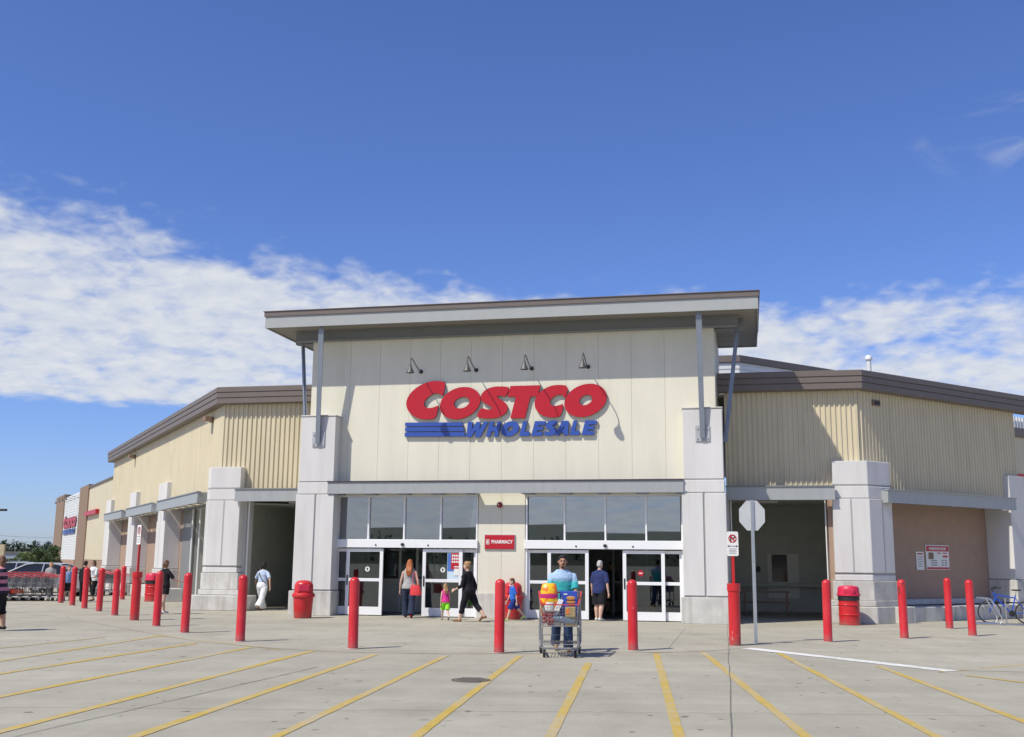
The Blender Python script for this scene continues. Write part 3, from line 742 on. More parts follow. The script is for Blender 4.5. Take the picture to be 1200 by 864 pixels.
# lintels over the two portals
mb = MB(); canopy(mb, 6.26, 9.36, V - .55, 3.50, 3.88); part(mb, 'right_lintel', ['canopy_grey', 'beam_grey'])
mb = MB(); canopy(mb, -9.55, -6.62, V - .55, 3.50, 3.88); part(mb, 'left_lintel', ['canopy_grey', 'beam_grey'])
mb = MB()
for x in (6.9, 8.0, 8.9, -9.1, -8.2, -7.2): mb.box(x - .14, x + .14, V - .45, V - .02, 3.515, 3.545)
mb.islands('lintel_bracket', 'steel_blue', store)
# portals: jambs, rooms
mb = MB(); mb.box(6.2, 6.33, V - .02, V + .35, 0, ZB - .002); mb.box(-9.52, -9.36, V - .02, V + .5, 0, ZB - .002); mb.box(-7.47, -6.56, V + .02, V + .35, 0, ZB - .002)
mb.islands('portal_jamb', 'pier_concrete', store)
mb = MB(); mb.box(9.17, 9.32, V - .1, V + .5, .5, ZB - .002); part(mb, 'brown_jamb', 'brown_wall')
mb = MB(); mb.tube((6.38, V - .12, 0), (6.38, V - .12, 3.5), .022); mb.tube((9.1, V - .10, .4), (9.1, V - .1, 3.5), .02); mb.tube((-9.25, V - .06, 0), (-9.25, V - .06, 3.5), .03)
mb.islands('conduit', 'white_metal', store)
mb = MB(); mb.box(6.2, 9.9, 6.9, 7.0, 0, 3.6); mb.box(6.12, 6.2, V + .36, 7, 0, 3.6); mb.box(9.9, 10, V + .9, 7, 0, 3.6); mb.box(6.2, 9.9, V + .36, 7, 3.6, 3.68); mb.box(9.33, 9.95, V + .35, V + .45, 0, 3.6)
part(mb, 'right_room', 'room_wall')
mb = MB(); mb.box(-9.9, -6.7, 8.3, 8.4, 0, 3.6); mb.box(-6.7, -6.6, V + .36, 8.4, 0, 3.6); mb.box(-10.1, -9.9, V + 1.6, 8.4, 0, 3.6); mb.box(-9.9, -6.6, V + .36, 8.3, 3.6, 3.68)
part(mb, 'left_room', 'room_wall')
# things on the back wall of the right portal
def rb(x, y): p = onp(x, y, 6.9); return p.x, p.z
def rbox(mb, xa, ya, xb, yb, d0, d1):
    a, b = rb(xa, ya), rb(xb, yb); return mb.box(min(a[0], b[0]), max(a[0], b[0]), 6.9 - d1, 6.9 - d0, max(.02, min(a[1], b[1])), max(a[1], b[1]))
mb = MB(); rbox(mb, 899, 649, 938, 718, .003, .06); dr = part(mb, 'service_door', 'room_door')
mb = MB(); rbox(mb, 904, 650, 923, 682, .062, .075); mb.build('window', 'car_glass', dr)
mb = MB(); rbox(mb, 860, 700, 969, 718, .002, .12); mb.box(6.3, 9.8, 6.6, 6.8, .9, 1.0); part(mb, 'room_ledge', 'room_wall')
mb = MB()
for q in ((926, 663, 933, 671), (909, 683, 915.5, 691), (917, 687, 922, 689)): rbox(mb, *q, .062, .072)
mb.islands('paper_notice', 'sign_back', store)
mb = MB(); rbox(mb, 886, 664, 891, 670, .003, .08); part(mb, 'wall_box', 'black')
mb = MB(); mb.tube((6.6, 4.4, .78), (8.1, 4.4, .78), .03); mb.tube((6.6, 4.4, .45), (8.1, 4.4, .45), .03)
for x in (6.7, 8.0): mb.tube((x, 4.4, .0), (x, 4.4, .8), .03)
part(mb, 'guard_rail', 'annex_brown')
mb = MB(); mb.box(-8.6, -8.1, 3.4, 3.7, 3.545, 3.598); mb.box(7.2, 7.8, 3.6, 3.9, 3.545, 3.598); mb.islands('ceiling_light', 'sign_back', store)
# ---- corner columns
def isect(p, d, q, e):
    den = d.x * e.y - d.y * e.x; t = ((q.x - p.x) * e.y - (q.y - p.y) * e.x) / den; return p + d * t
def column(sd, xe, b, base_d):
    def poly(e, grow=0.):
        fo = .36 + e; sg = -1 if sd.sg < 0 else 1
        cpt = isect(Vector((0, V - fo)), Vector((1, 0)), sd.p0 + sd.o * fo, sd.d)
        a = Vector((xe - sg * (grow + e), V - fo)); c = cpt + sd.d * (b + grow + .3)
        back = c - sd.o * (fo - .02 + .5); a2 = Vector((xe - sg * (grow + e), V + .12))
        return [tuple(a), tuple(cpt), tuple(c), tuple(back), tuple(a2)]
    o = MB()
    o.mat(0); o.prism(poly(-.02), .0, 4.6)
    o.prism(poly(0), 3.95, 4.64); o.prism(poly(.01), 3.56, 3.90)
    o.prism(poly(.035), 1.42, 3.535)
    o.prism(poly(.02, .02), 1.20, 1.36)
    o.mat(1); o.prism(poly(.06, .05), .65, 1.185); o.prism(poly(.12, .09), .49, .645)
    c = part(o, 'corner_column', ['pier_concrete', 'plinth_concrete']); bevel(c, .012, 1)
    j = MB(); j.prism(poly(-.005), 3.902, 3.948); j.prism(poly(.005), 1.362, 1.418)
    pz = poly(.037); A, C, D = Vector(pz[0]), Vector(pz[1]), Vector(pz[2])
    for P, Q, t in ((A, C, .5), (C, D, .55)):
        m_ = P.lerp(Q, t); d = (Q - P).normalized(); n = Vector((d.y, -d.x))
        if n.dot(Vector((0, -1))) < 0: n = -n
        j.prism([tuple(m_ - d * .022 - n * .04), tuple(m_ + d * .022 - n * .04), tuple(m_ + d * .022 + n * .002), tuple(m_ - d * .022 + n * .002)], 1.43, 3.53)
    j.build('joint', 'groove', c)
    f = MB(); pb = poly(base_d, .12); f.prism(pb, 0, .48); bevel(part(f, 'column_base', 'plinth_concrete'), .02, 1)
column(SR, 9.33, .72, .18); column(SL, -9.46, .05, .42)
# ---- recessed side bays
DR, DL = -.75, -.45
mb = MB(); SR.box(mb, .5, 8.6, DR - .15, DR, 0, ZB - .01); SR.box(mb, .0, .5, -.75, -.1, 0, ZB - .01); part(mb, 'right_bay_wall', 'brown_wall')
mb = MB(); SR.box(mb, 0, 8.0, DR, -.13, ZB - .012, ZB + .04); part(mb, 'right_bay_soffit', 'steel_blue')
mb = MB()
for k, (s0, s1) in enumerate(((.55, 1.25), (1.3, 3.2), (3.22, 5.2), (5.22, 7.1))):
    SR.box(mb, s0, s1, DR + .002, (.72 if k == 0 else .30), 0, .43 + (.04 if k == 0 else 0))
SR.box(mb, .9, 7.1, DR + .001, DR + .25, .46, .62)
[bevel(o, .02, 2) for o in mb.islands('bay_curb', 'plinth_concrete', store)]
def pilaster(sd, s0, s1, dback, dout, ztop, name='pilaster'):
    o = MB(); sd.box(o, s0, s1, dback + .002, dout, 1.24, ztop); o.mat(1); sd.box(o, s0 - .04, s1 + .04, dback + .003, dout + .06, .5, 1.2); sd.box(o, s0 - .1, s1 + .1, dback + .004, dout + .28, 0, .46)
    c = part(o, name, ['pier_concrete', 'plinth_concrete']); bevel(c, .012, 1)
    j = MB(); sd.box(j, s0 + .01, s1 - .01, dback + .01, dout - .02, 1.2, 1.245); j.build('joint', 'groove', c)
    j = MB(); sd.box(j, s0 + (s1 - s0) * .55, s0 + (s1 - s0) * .55 + .04, dout - .02, dout + .003, 1.3, 3.5); j.build('joint', 'groove', c)
pilaster(SR, 7.22, 8.75, DR, .2, 4.6)
for a in (8.42, 16.0, 24.1): pilaster(SL, a, a + 1.8, DL, .2, 4.68)
# awnings: thin beam standing off the wall, returned at both ends
def awning(sd, s0, s1, zb=3.52, zt=3.88, d=.45):
    o = MB(); sd.box(o, s0, s1, d - .05, d + .05, zb, zt); sd.box(o, s0 - .02, s1 + .02, d - .06, d + .09, zt + .002, zt + .03)
    for s_ in (s0, s1 - .06): sd.box(o, s_, s_ + .06, .03, d - .052, zb, zt)
    a = part(o, 'awning', 'canopy_grey')
    o = MB(); n = max(3, int((s1 - s0) / 1.1))
    for k in range(1, n):
        s_ = s0 + (s1 - s0) * k / n; sd.box(o, s_ - .12, s_ + .12, .03, d - .052, zb + .02, zb + .05)
    o.build('bracket', 'steel_blue', a)
awning(SR, .42, 6.9, 3.44, 3.80, .55)
awning(SL, 1.1, 8.75); awning(SL, 9.95, 16.7); awning(SL, 18.1, 24.2)
mb = MB(); SL.box(mb, 8.0, 10.3, DL - .1, DL, 0, ZB - .01); SL.box(mb, 10.3, 26, DL - .1, DL, 0, ZB - .01); part(mb, 'left_bay_wall', 'brown_wall')
mb = MB(); SL.box(mb, 6.1, 8.0, DL - .08, DL + .02, 0, ZB - .01); SL.box(mb, .2, .55, DL - .3, DL, 0, ZB - .01); mb.islands('bay_jamb', 'beam_grey', store)
mb = MB(); SL.box(mb, .3, 6.1, DL - 4.2, DL - 4.0, 0, 3.5); SL.box(mb, 6.1, 6.25, DL - 4, DL - .1, 0, 3.5); SL.box(mb, .3, 6.2, DL - 4, DL - .05, 3.5, 3.54); part(mb, 'left_bay_room', 'room_dark')
mb = MB(); mb.tube(SL(5.9, DL + .06, 0), SL(5.9, DL + .06, 3.5), .04); mb.tube(SL(4.6, DL + .06, 0), SL(4.6, DL + .06, 3.5), .04); mb.islands('conduit', 'white_metal', store)
mb = MB(); SL.box(mb, 0, 26, DL, -.13, ZB - .012, ZB + .04); part(mb, 'left_bay_soffit', 'steel_blue')
mb = MB()
for s0, s1 in ((.9, 2.2), (3.0, 4.6)): SL.box(mb, s0 + 5.6, s1 + 5.6, -.3, .5, 0, .5)
SL.box(mb, 10.4, 15.8, DL + .001, .2, 0, .45); SL.box(mb, 18.0, 23.9, DL + .001, .2, 0, .45)
[bevel(o, .02, 2) for o in mb.islands('bay_curb', 'plinth_concrete', store)]
# roof penthouse behind the right wing
pv = 7.5
a = onp(866, 416.5, pv); zt = a.z
th = Side((a.x, pv), 46, 1)
mb = MB(); z = 6.8
while z < zt - .3:
    z2 = min(z + .16, zt - .25)
    mb.box(5.0, a.x, pv, pv + .1, z, z2 - .05); mb.box(5.0, a.x, pv + .03, pv + .1, z2 - .05, z2)
    th.box(mb, 0, 9, -.1, 0, z, z2 - .05); th.box(mb, .01, 9, -.1, -.03, z2 - .05, z2); z = z2
part(mb, 'roof_penthouse', 'white_metal')
mb = MB(); mb.sweep([(4.8, pv), (a.x, pv), th(9.2, 0)[:2]], [(-.2, zt - .24), (.06, zt - .24), (.06, zt), (-.2, zt)]); part(mb, 'penthouse_edge', 'cornice_brown')
# vent pipe
p = onp(1018, 421, 6.0)
mb = MB(); mb.tube((p.x, 6, 6.7), (p.x, 6, p.z - .05), .075, .075, 12); mb.lathe([(.09, 0), (.12, .03), (.12, .12), (.08, .17), (.03, .19)], 12, (p.x, 6, p.z - .05)); part(mb, 'vent_pipe', 'white_metal', True)
mb = MB(); s_, z = SR.px(1025.5, 472.5); SR.box(mb, s_ - .17, s_ + .17, -.02, .06, z - .09, z + .09); o = part(mb, 'wall_vent', 'annex_brown')
mb = MB(); SR.box(mb, s_ - .12, s_ + .14, .062, .07, z - .06, z + .05); mb.build('grille', 'black', o)
# far continuation of the store at the right edge
FR = Side(SR(9.3, -2.6)[:2], 46, 1)
def frz(y): return FR.px(1198, y)[1]
mb = MB(); FR.box(mb, -1.2, 14, -.3, 0, 0, frz(513)); part(mb, 'far_right_wall', 'tan_siding')
mb = MB(); FR.box(mb, -1.3, 14, -.3, .12, frz(513) + .002, frz(503)); part(mb, 'far_right_cornice', 'cornice_brown')
mb = MB(); ribs(mb, lambda s, d, z: FR(s, d - .4, z), -1.2, 14, frz(502), frz(487), .2, .05); part(mb, 'far_right_clerestory', 'white_metal')
mb = MB(); FR.box(mb, -1.2, 14, .002, .05, frz(560), frz(556)); part(mb, 'red_band', 'sign_red')
FR.box(MB(), 0, 1, 0, 1, 0, 1)
mb = MB(); SR.box(mb, 8.75, 9.4, -2.7, DR + .1, 0, 4.2); part(mb, 'right_end_return', 'pier_concrete')

# ---- far left wing of the store, seen behind the trolleys
annex = empty('far_wing', ORG, TH); tag(annex, 'far left wing of the store with brown posts and a small slanting sign', 'building')
SA = Side((-10.38, V + 5), 130.5, -1)
mb = MB(); SA.box(mb, 40, 60, -.3, 0, 1.45, 7.6); mb.build('wall', 'tan_siding', annex)
mb = MB(); SA.box(mb, 40, 60, -.3, .02, 0, 1.42); SA.box(mb, 67.5, 80, -.3, .02, 0, 1.42); mb.islands('wall_base', 'annex_base', annex)
mb = MB(); SA.box(mb, 40, 60, -.4, .12, 7.6, 7.72); mb.build('roof_edge', 'cornice_brown', annex)
mb = MB(); z = 1.42
while z < 7.5:
    SA.box(mb, 66.5, 80, -.3, 0, z, min(z + .19, 7.6)); SA.box(mb, 66.5, 80, -.3, -.03, z + .19, z + .24); z += .24
mb.build('sign_panel', 'white_metal', annex)
for a_, b_, h in ((60, 66.3, 7.95), (80, 88, 8.05)):
    mb = MB(); SA.box(mb, a_, b_, -.5, .10, 0, h); mb.build('post', 'annex_brown', annex)
mb = MB(); SA.box(mb, 52.5, 60, .002, .3, 5.15, 5.5); mb.build('red_canopy', 'sign_red', annex)
for sd_, lst in ((SA, ()),): pass
# ================================================================== SIGNS ON THE STORE
def wall_letter(name, polys, depth, parent, mats, off):
    """2-D outline (x across, y up) -> raised letter standing off the wall behind y=0"""
    vs, fs = flat_shape(polys, depth)
    mb = MB()
    vv = [(x, -off - depth / 2 - z, y) for x, y, z in vs]
    for f in fs:
        zs = {round(vs[i][2], 4) for i in f}; mb.cur = 0 if len(zs) == 1 else 1
        o = len(mb.v); mb.v += [vv[i] for i in f]; mb.f.append(list(range(o, o + len(f)))); mb.mi.append(mb.cur)
    return mb.build(name, mats, parent, weld=True)
SC = (-.2, 6.2)
def sp(cx, cy):
    p = onp(460 + cx / 4.4444, 400 + cy / 4.4444, -.09); return (p.x - SC[0], p.z - SC[1])
def ellp(cx, cy, rx, ry, sh, n=40): return [(cx + rx * math.cos(t) + sh * ry * math.sin(t), cy - ry * math.sin(t)) for t in [2 * math.pi * i / n for i in range(n)]]
C1 = [(278, 214), (262, 284), (256, 284), (246, 273), (226, 270), (202, 278), (177, 297), (162, 322), (165, 340), (184, 349), (210, 346), (233, 336), (241, 333), (225, 402), (190, 407), (150, 406), (112, 393), (83, 367), (70, 335), (74, 302), (94, 268), (130, 237), (170, 217), (210, 207), (245, 207)]
O1 = ellp(352, 322, 103, 84, .28); O1h = ellp(360, 320, 39, 30, .35)
S1 = [(612, 240), (590, 290), (566, 284), (547, 284), (543, 291), (558, 301), (588, 320), (601, 342), (596, 366), (574, 388), (540, 400), (500, 403), (460, 400), (435, 392), (460, 345), (485, 355), (508, 356), (520, 350), (514, 341), (490, 329), (466, 314), (457, 294), (466, 270), (490, 248), (530, 236), (575, 235)]
T1 = [(614, 233), (770, 229), (756, 287), (718, 288), (689, 401), (613, 401), (642, 289), (599, 290)]
C2 = [(917, 232), (902, 293), (894, 293), (886, 281), (865, 277), (841, 287), (822, 307), (819, 326), (835, 337), (860, 336), (893, 324), (876, 391), (850, 396), (815, 397), (776, 386), (746, 358), (738, 325), (747, 290), (774, 258), (815, 234), (862, 226)]
O2 = ellp(1005, 308, 108, 87, .28); O2h = ellp(1006, 306, 32, 27, .35)
def conv(pl): return [sp(*p) for p in pl]
UW = {'W': ([(0, 1), (.25, 1), (.285, .46), (.43, 1), (.62, 1), (.66, .46), (.78, 1), (1, 1), (.80, 0), (.54, 0), (.49, .50), (.36, 0), (.12, 0)], 1),
      'H': ([(0, 0), (0, 1), (.35, 1), (.35, .65), (.65, .65), (.65, 1), (1, 1), (1, 0), (.65, 0), (.65, .35), (.35, .35), (.35, 0)], 1),
      'L': ([(0, 0), (0, 1), (.44, 1), (.44, .29), (1, .29), (1, 0)], 1),
      'E': ([(0, 0), (0, 1), (1, 1), (1, .73), (.44, .73), (.44, .62), (.92, .62), (.92, .38), (.44, .38), (.44, .27), (1, .27), (1, 0)], 1),
      'A': ([(0, 0), (.28, 1), (.74, 1), (1, 0), (.66, 0), (.62, .17), (.37, .17), (.33, 0)], 1)}
WHO = [('W', 372, 496), ('H', 487, 566), ('O', 563, 660), ('L', 660, 728), ('E', 722, 796), ('S', 788, 858), ('A', 846, 932), ('L', 922, 988), ('E', 984, 1064)]
def store_sign(loc_, rz, label, group=None, scale=1.):
    sg = empty('store_sign', loc_, rz); tag(sg, label, 'sign')
    for polys, nm in (([C1], 'C'), ([O1, O1h], 'O'), ([S1], 'S'), ([T1], 'T'), ([C2], 'C'), ([O2, O2h], 'O')):
        pl = [conv(smooth_closed(p, 1) if nm in 'SC' else p) for p in polys]
        wall_letter('letter', pl, .07, sg, ['sign_red', 'letter_side'], .02)['label'] = 'big red slanted letter ' + nm
    for y0, y1, xl, xr in ((424, 443.5, 66, 363), (448.5, 470, 66, 368), (475, 497, 64, 374)):
        wall_letter('stripe', [conv([(xl, y0), (xr, y0 - 1.5), (xr + 6, y1 - 1.5), (xl - 1, y1)])], .07, sg, ['sign_blue', 'letter_side'], .02)['label'] = 'blue bar of the sign'
    for ch, xa, xb in WHO:
        k = (xa - 372) / 692.; yt, yb = 420 - 8 * k, 499 - 12 * k
        if ch == 'O': pl = [conv(ellp((xa + xb) / 2, (yt + yb) / 2, (xb - xa) / 2 * .95, (yb - yt) / 2 * 1.03, .25)), conv(ellp((xa + xb) / 2 + 1, (yt + yb) / 2, 14, 13, .35))]
        elif ch == 'S':
            pl = [conv([(xa + (x - 435) / 177 * (xb - xa), yt - 2 + (y - 235) / 168 * (yb - yt + 3)) for x, y in smooth_closed(S1, 1)])]
        else:
            w = xb - xa; sh = 20
            f = lambda u, v_: (xa + u * (w - sh * .9) + v_ * sh, yb - v_ * (yb - yt))
            pl = [conv([f(*p) for p in UW[ch][0]])]
            if ch == 'A': pl.append(conv([f(*p) for p in [(.42, .40), (.5, .76), (.57, .40)]]))
        wall_letter('letter', pl, .07, sg, ['sign_blue', 'letter_side'], .02)['label'] = 'blue slanted capital letter ' + ch
    return sg
main_sign = store_sign(wl(SC[0], -.002, SC[1]), TH, 'large red and blue lettered sign on the cream entrance wall reading COSTCO WHOLESALE')
s2 = copy_tree(main_sign)
pa = SA(73.3, .02, 4.75); s2.location = wl(pa[0], pa[1], pa[2]); s2.rotation_euler = (0, 0, TH + R(130.5 - 180)); s2.scale = (1.75, 1, 1.05)
tag(s2, 'small red and blue lettered sign on white siding of the far left wing')
# gooseneck lamps
def gooseneck(loc_, rz, label, sc=1., group='gooseneck lamps above the big sign'):
    t = empty('wall_lamp', loc_, rz); tag(t, label, 'lamp', group)
    mb = MB(); mb.path([(0, -.03, 0), (0, -.30, .03), (0, -.62, .13), (0, -.86, .22), (0, -.99, .235), (0, -1.07, .19), (0, -1.09, .10), (0, -1.09, .02)], .017, 8); mb.build('arm', 'lamp_metal', t, True)
    mb = MB(); mb.lathe([(.025, .03), (.036, .02), (.045, -.05), (.115, -.20), (.12, -.225), (.10, -.215), (.04, -.1)], 20, (0, -1.09, 0)); mb.build('lamp_shade', 'lamp_metal', t, True)
    mb = MB(); mb.tube((0, -.002, 0), (0, -.04, 0), .065, .06, 14); mb.build('base', 'black', t, True)
    return t
gl = gooseneck(wl(-2.88, 0, 7.40), TH, 'leftmost gooseneck lamp, over the first red letter C')
for x, lb in ((-1.12, 'gooseneck lamp over the red letter S'), (.61, 'gooseneck lamp over the red letters T and C'), (2.33, 'rightmost gooseneck lamp, over the last red letter O')):
    c = copy_tree(gl); c.location = wl(x, 0, 7.40); c['label'] = lb
for k, s_ in enumerate((67.8, 71, 74.2, 77.4)):
    c = copy_tree(gl); pa = SA(s_, .02, 7.15); c.location = wl(*pa); c.rotation_euler = (0, 0, TH + R(130.5 - 180))
    tag(c, 'small lamp on a thin arm above the sign of the far left wing', 'lamp', 'lamps above the small far sign')
# pharmacy sign
ps = empty('pharmacy_sign', wl(-.315, 0, 2.21), TH); tag(ps, 'small red sign reading PHARMACY on the wall between the two glass entrances', 'sign')
mb = MB(); mb.box(-.45, .45, -.05, -.003, -.205, .205); bevel(mb.build('panel', 'sign_red', ps), .008)
mb = MB(); mb.box(-.462, .462, -.04, -.002, -.217, -.2055); mb.box(-.462, .462, -.04, -.002, .2055, .217); mb.box(-.462, -.4505, -.04, -.002, -.2055, .2055); mb.box(.4505, .462, -.04, -.002, -.2055, .2055); mb.build('border', 'plate_grey', ps)
def put_text(txt, size, x, z, y, m, parent, bold=0., name='lettering', sx=1., rz=None):
    vs, fs = text_shape(txt, size, .006, bold, 0, 'CENTER', sx)
    mb = MB(); mb.add([(x + a, y - c, z + b) for a, b, c in vs], fs); return mb.build(name, m, parent)
put_text('PHARMACY', .142, .075, .0, -.055, 'white_paint', ps, .004, sx=.86)
mb = MB()
for a, b, c, d in ((-.41, -.395, -.07, .07), (-.325, -.31, -.07, .07), (-.395, -.325, .055, .07), (-.395, -.325, -.07, -.055), (-.378, -.345, -.04, .04)): mb.box(a, b, -.056, -.0505, c, d)
mb.build('emblem', 'white_paint', ps)
bell = empty('alarm_bell', wl(-.32, 0, 3.30), TH); tag(bell, 'round dark red alarm bell under the entrance canopy above the pharmacy sign', 'alarm bell')
mb = MB(); mb.tube((0, -.002, 0), (0, -.05, 0), .06, .06, 14); mb.build('mount', 'black', bell, True)
mb = MB(); prf = [(.09, -.05), (.088, -.08), (.07, -.115), (.04, -.135), (.012, -.14)]
vs = [];n = 18
for r_, y_ in prf: vs += [(r_ * math.cos(2 * math.pi * i / n), y_, r_ * math.sin(2 * math.pi * i / n)) for i in range(n)]
mb.add(vs, [(j * n + i, j * n + (i + 1) % n, (j + 1) * n + (i + 1) % n, (j + 1) * n + i) for j in range(len(prf) - 1) for i in range(n)] + [tuple(range(n)), tuple(range((len(prf) - 1) * n, len(prf) * n))]); mb.build('gong', 'bell_red', bell, True)
mb = MB(); mb.ell((-.02, -.145, .01), (.02, .008, .02)); mb.build('boss', 'white_metal', bell, True)
# floodlights under the left cornice
def flood(s_, z, label):
    p = SL(s_, .0, z); t = empty('wall_floodlight', wl(*p), TH + R(130.5 - 180)); tag(t, label, 'wall light', 'floodlights on the left side wall')
    MB().box(-.13, .13, -.10, -.03, -.06, .12).build('bracket', 'annex_brown', t)
    mb = MB(); mb.prism([(-.2, -.34), (.2, -.34), (.2, -.102), (-.2, -.102)], -.05, .14); bevel(mb.build('housing', 'annex_brown', t), .02)
    MB().box(-.16, .16, -.30, -.14, -.058, -.051).build('lens', 'white_metal', t)
flood(1.6, 6.42, 'brown floodlight under the left cornice close to the ribbed corner'); flood(18.2, 6.45, 'brown floodlight under the left cornice near its far end')
# hours boards in the right bay
def side_board(xa, ya, xb, yb, name, label):
    (s0, z1), (s1, z0) = SR.px(xa, ya, DR), SR.px(xb, yb, DR); w, h = s1 - s0, z1 - z0
    p = SR((s0 + s1) / 2, DR + .003, (z0 + z1) / 2); t = empty(name, wl(*p), TH + R(46)); tag(t, label, 'sign')
    mb = MB(); mb.box(-w / 2, w / 2, -.03, -.001, -h / 2, h / 2); bevel(mb.build('board', 'white_paint', t), .004, 1); return t, w, h
t, w, h = side_board(1083.5, 638.5, 1112, 668, 'opening_hours_board', 'white notice board with red header reading WAREHOUSE HOURS on the brown bay wall')
mb = MB(); mb.box(-w / 2 + .02, w / 2 - .02, -.034, -.0302, h * .24, h / 2 - .03); mb.box(-w / 2 + .02, w / 2 - .02, -.034, -.0302, -h / 2 + .02, -h / 2 + .08); mb.build('red_band', 'sign_red', t)
put_text('WAREHOUSE HOURS', .125, 0, h * .345, -.037, 'white_paint', t, .003, sx=w / 1.62)
mb = MB(); mb.box(-w * .40, -w * .18, -.034, -.0302, -.06, .15); mb.build('picture', 'annex_brown', t)
mb = MB(); mb.box(w * .22, w * .44, -.034, -.0302, .0, .06); mb.box(-.02 * w, w * .14, -.034, -.0302, .12, .15); mb.box(.22 * w, w * .42, -.034, -.0302, .12, .15); mb.build('red_print', 'sign_red', t)
mb = MB()
for z in (-.10, -.17, -.24):
    mb.box(-.3 * w, -.04 * w, -.034, -.0302, z - .018, z + .018); mb.box(.16 * w, .25 * w, -.034, -.0302, z - .018, z + .018); mb.box(.29 * w, .40 * w, -.034, -.0302, z - .018, z + .018)
mb.build('print', 'print_grey', t)
t, w, h = side_board(1072.5, 646.5, 1082.5, 668, 'notice_board', 'narrow white paper notice beside the opening hours board')
mb = MB(); mb.box(-w * .35, w * .35, -.034, -.0302, h * .34, h * .42); mb.build('red_print', 'sign_red', t)
mb = MB()
for k in range(7): mb.box(-w * .36, w * (.36 - .05 * (k % 3)), -.034, -.0302, h * (.22 - .09 * k), h * (.25 - .09 * k))
mb.build('print', 'print_grey', t)
# door stickers and poster
def on_door(x, z): return wl(x, -.021, z)
def disc(mb, r, y0, y1, n=20): return mb.tube((0, y0, 0), (0, y1, 0), r, r, n)
for (x, lb) in ((-4.42, 'round white sticker with black arrow on the left glass door'), (-2.05, 'round white sticker with black arrow on the door beside the poster')):
    t = empty('door_sticker', wl(x, -.001, 1.38), TH); tag(t, lb, 'sticker', 'arrow stickers on the entrance doors')
    disc(MB(), .075, 0, -.004).build('disc', 'white_paint', t); mb = MB(); mb.box(-.014, .014, -.008, -.0045, -.045, .01); mb.add([(-.04, -.0085, .0), (.04, -.0085, .0), (0, -.0085, .05)], [(0, 1, 2)]); mb.build('arrow', 'black', t)
t = empty('door_sticker', wl(3.83, -.001, 1.35), TH); tag(t, 'round red no-entry sticker on the right glass door', 'sticker')
disc(MB(), .085, 0, -.004).build('disc', 'sign_red', t); MB().box(-.05, .05, -.008, -.0045, -.014, .014).build('bar', 'white_paint', t)
t = empty('poster', wl(-1.70, -.001, 1.52), TH); t.scale = (.82, 1, 1); tag(t, 'blue and red poster behind the glass of the door nearest the pharmacy sign', 'poster')
MB().box(-.26, .24, -.005, 0, -.42, .36).build('sheet', 'poster_pale', t); MB().box(-.25, .0, -.0075, -.0052, -.18, .355).build('blue_field', 'poster_blue', t)
MB().box(-.12, .235, -.0115, -.0077, -.12, .355).build('red_field', 'sign_red', t)
mb = MB()
for k, z in enumerate((.28, .19, .10)):
    for j in range(4): mb.box(-.09 + .08 * j, -.035 + .08 * j, -.0145, -.0118, z - .03, z + .03)
MB().box(.0, .22, -.0145, -.0118, -.06, -.03).build('line', 'white_paint', t)
mb.build('print', 'white_paint', t)
MB().box(.0, .2, -.019, -.0147, -.30, -.1).build('notice', 'white_paint', t)

# ================================================================== BOLLARDS, POSTS, BINS
def bollard(label, loc_):
    t = empty('bollard', loc_); tag(t, label, 'bollard', 'red bollards guarding the store front')
    mb = MB(); mb.lathe([(.098, 0), (.098, .06), (.094, .07), (.094, 1.24)] + [(.094 * math.cos(a * math.pi / 16), 1.24 + .085 * math.sin(a * math.pi / 16)) for a in range(1, 8)] + [(.004, 1.326)], 24)
    mb.build('post', 'bollard_red', t, True)
    mb = MB(); mb.lathe([(.125, .004), (.125, .012), (.099, .012), (.099, .004)], 24); mb.build('grout_ring', 'plinth_concrete', t)
    return t
BOL = [(71, 706.7, 'red bollard in front of the trolley row, farthest left of the line'),
       (84.5, 709.7, 'red bollard beside the child in the blue shirt, second in the left line'),
       (98.7, 713.3, 'red bollard hiding the shopper in black near the trolleys'),
       (115.8, 716.6, 'red bollard just right of the shopper in white with sunglasses'),
       (134.3, 721.4, 'red bollard with another bollard close behind its right shoulder'),
       (143.2, 702.8, 'lone red bollard set back behind the line near the left bay curb'),
       (183.0, 734, 'red bollard partly hiding the woman in black shorts'),
       (216.2, 741.8, 'red bollard with a domed red bin half hidden behind it'),
       (281.3, 752, 'red bollard left of the woman in white trousers'),
       (413.5, 760.5, 'red bollard in front of the left glass doors'),
       (584.8, 765.5, 'red bollard beside the loaded trolley, below the pharmacy sign'),
       (742, 762.5, 'red bollard in front of the right glass doors'),
       (970.5, 752.5, 'red bollard left of the ribbed red barrel bin'),
       (1060, 748.5, 'red bollard right of the barrel bin, below the notice boards'),
       (1113, 737, 'smaller-looking red bollard set back in front of the right bay curb'),
       (1140, 745.5, 'rightmost red bollard, next to the blue bicycle')]
b0 = None
for x, y, lb in BOL:
    g = ground(x, y, .004)
    if b0 is None: b0 = bollard(lb, (g.x, g.y, .004))
    else:
        c = copy_tree(b0); c.location = (g.x, g.y, .004); c['label'] = lb; c.rotation_euler = (R(random.uniform(-.5, .5)), R(random.uniform(-.5, .5)), random.uniform(0, 6))
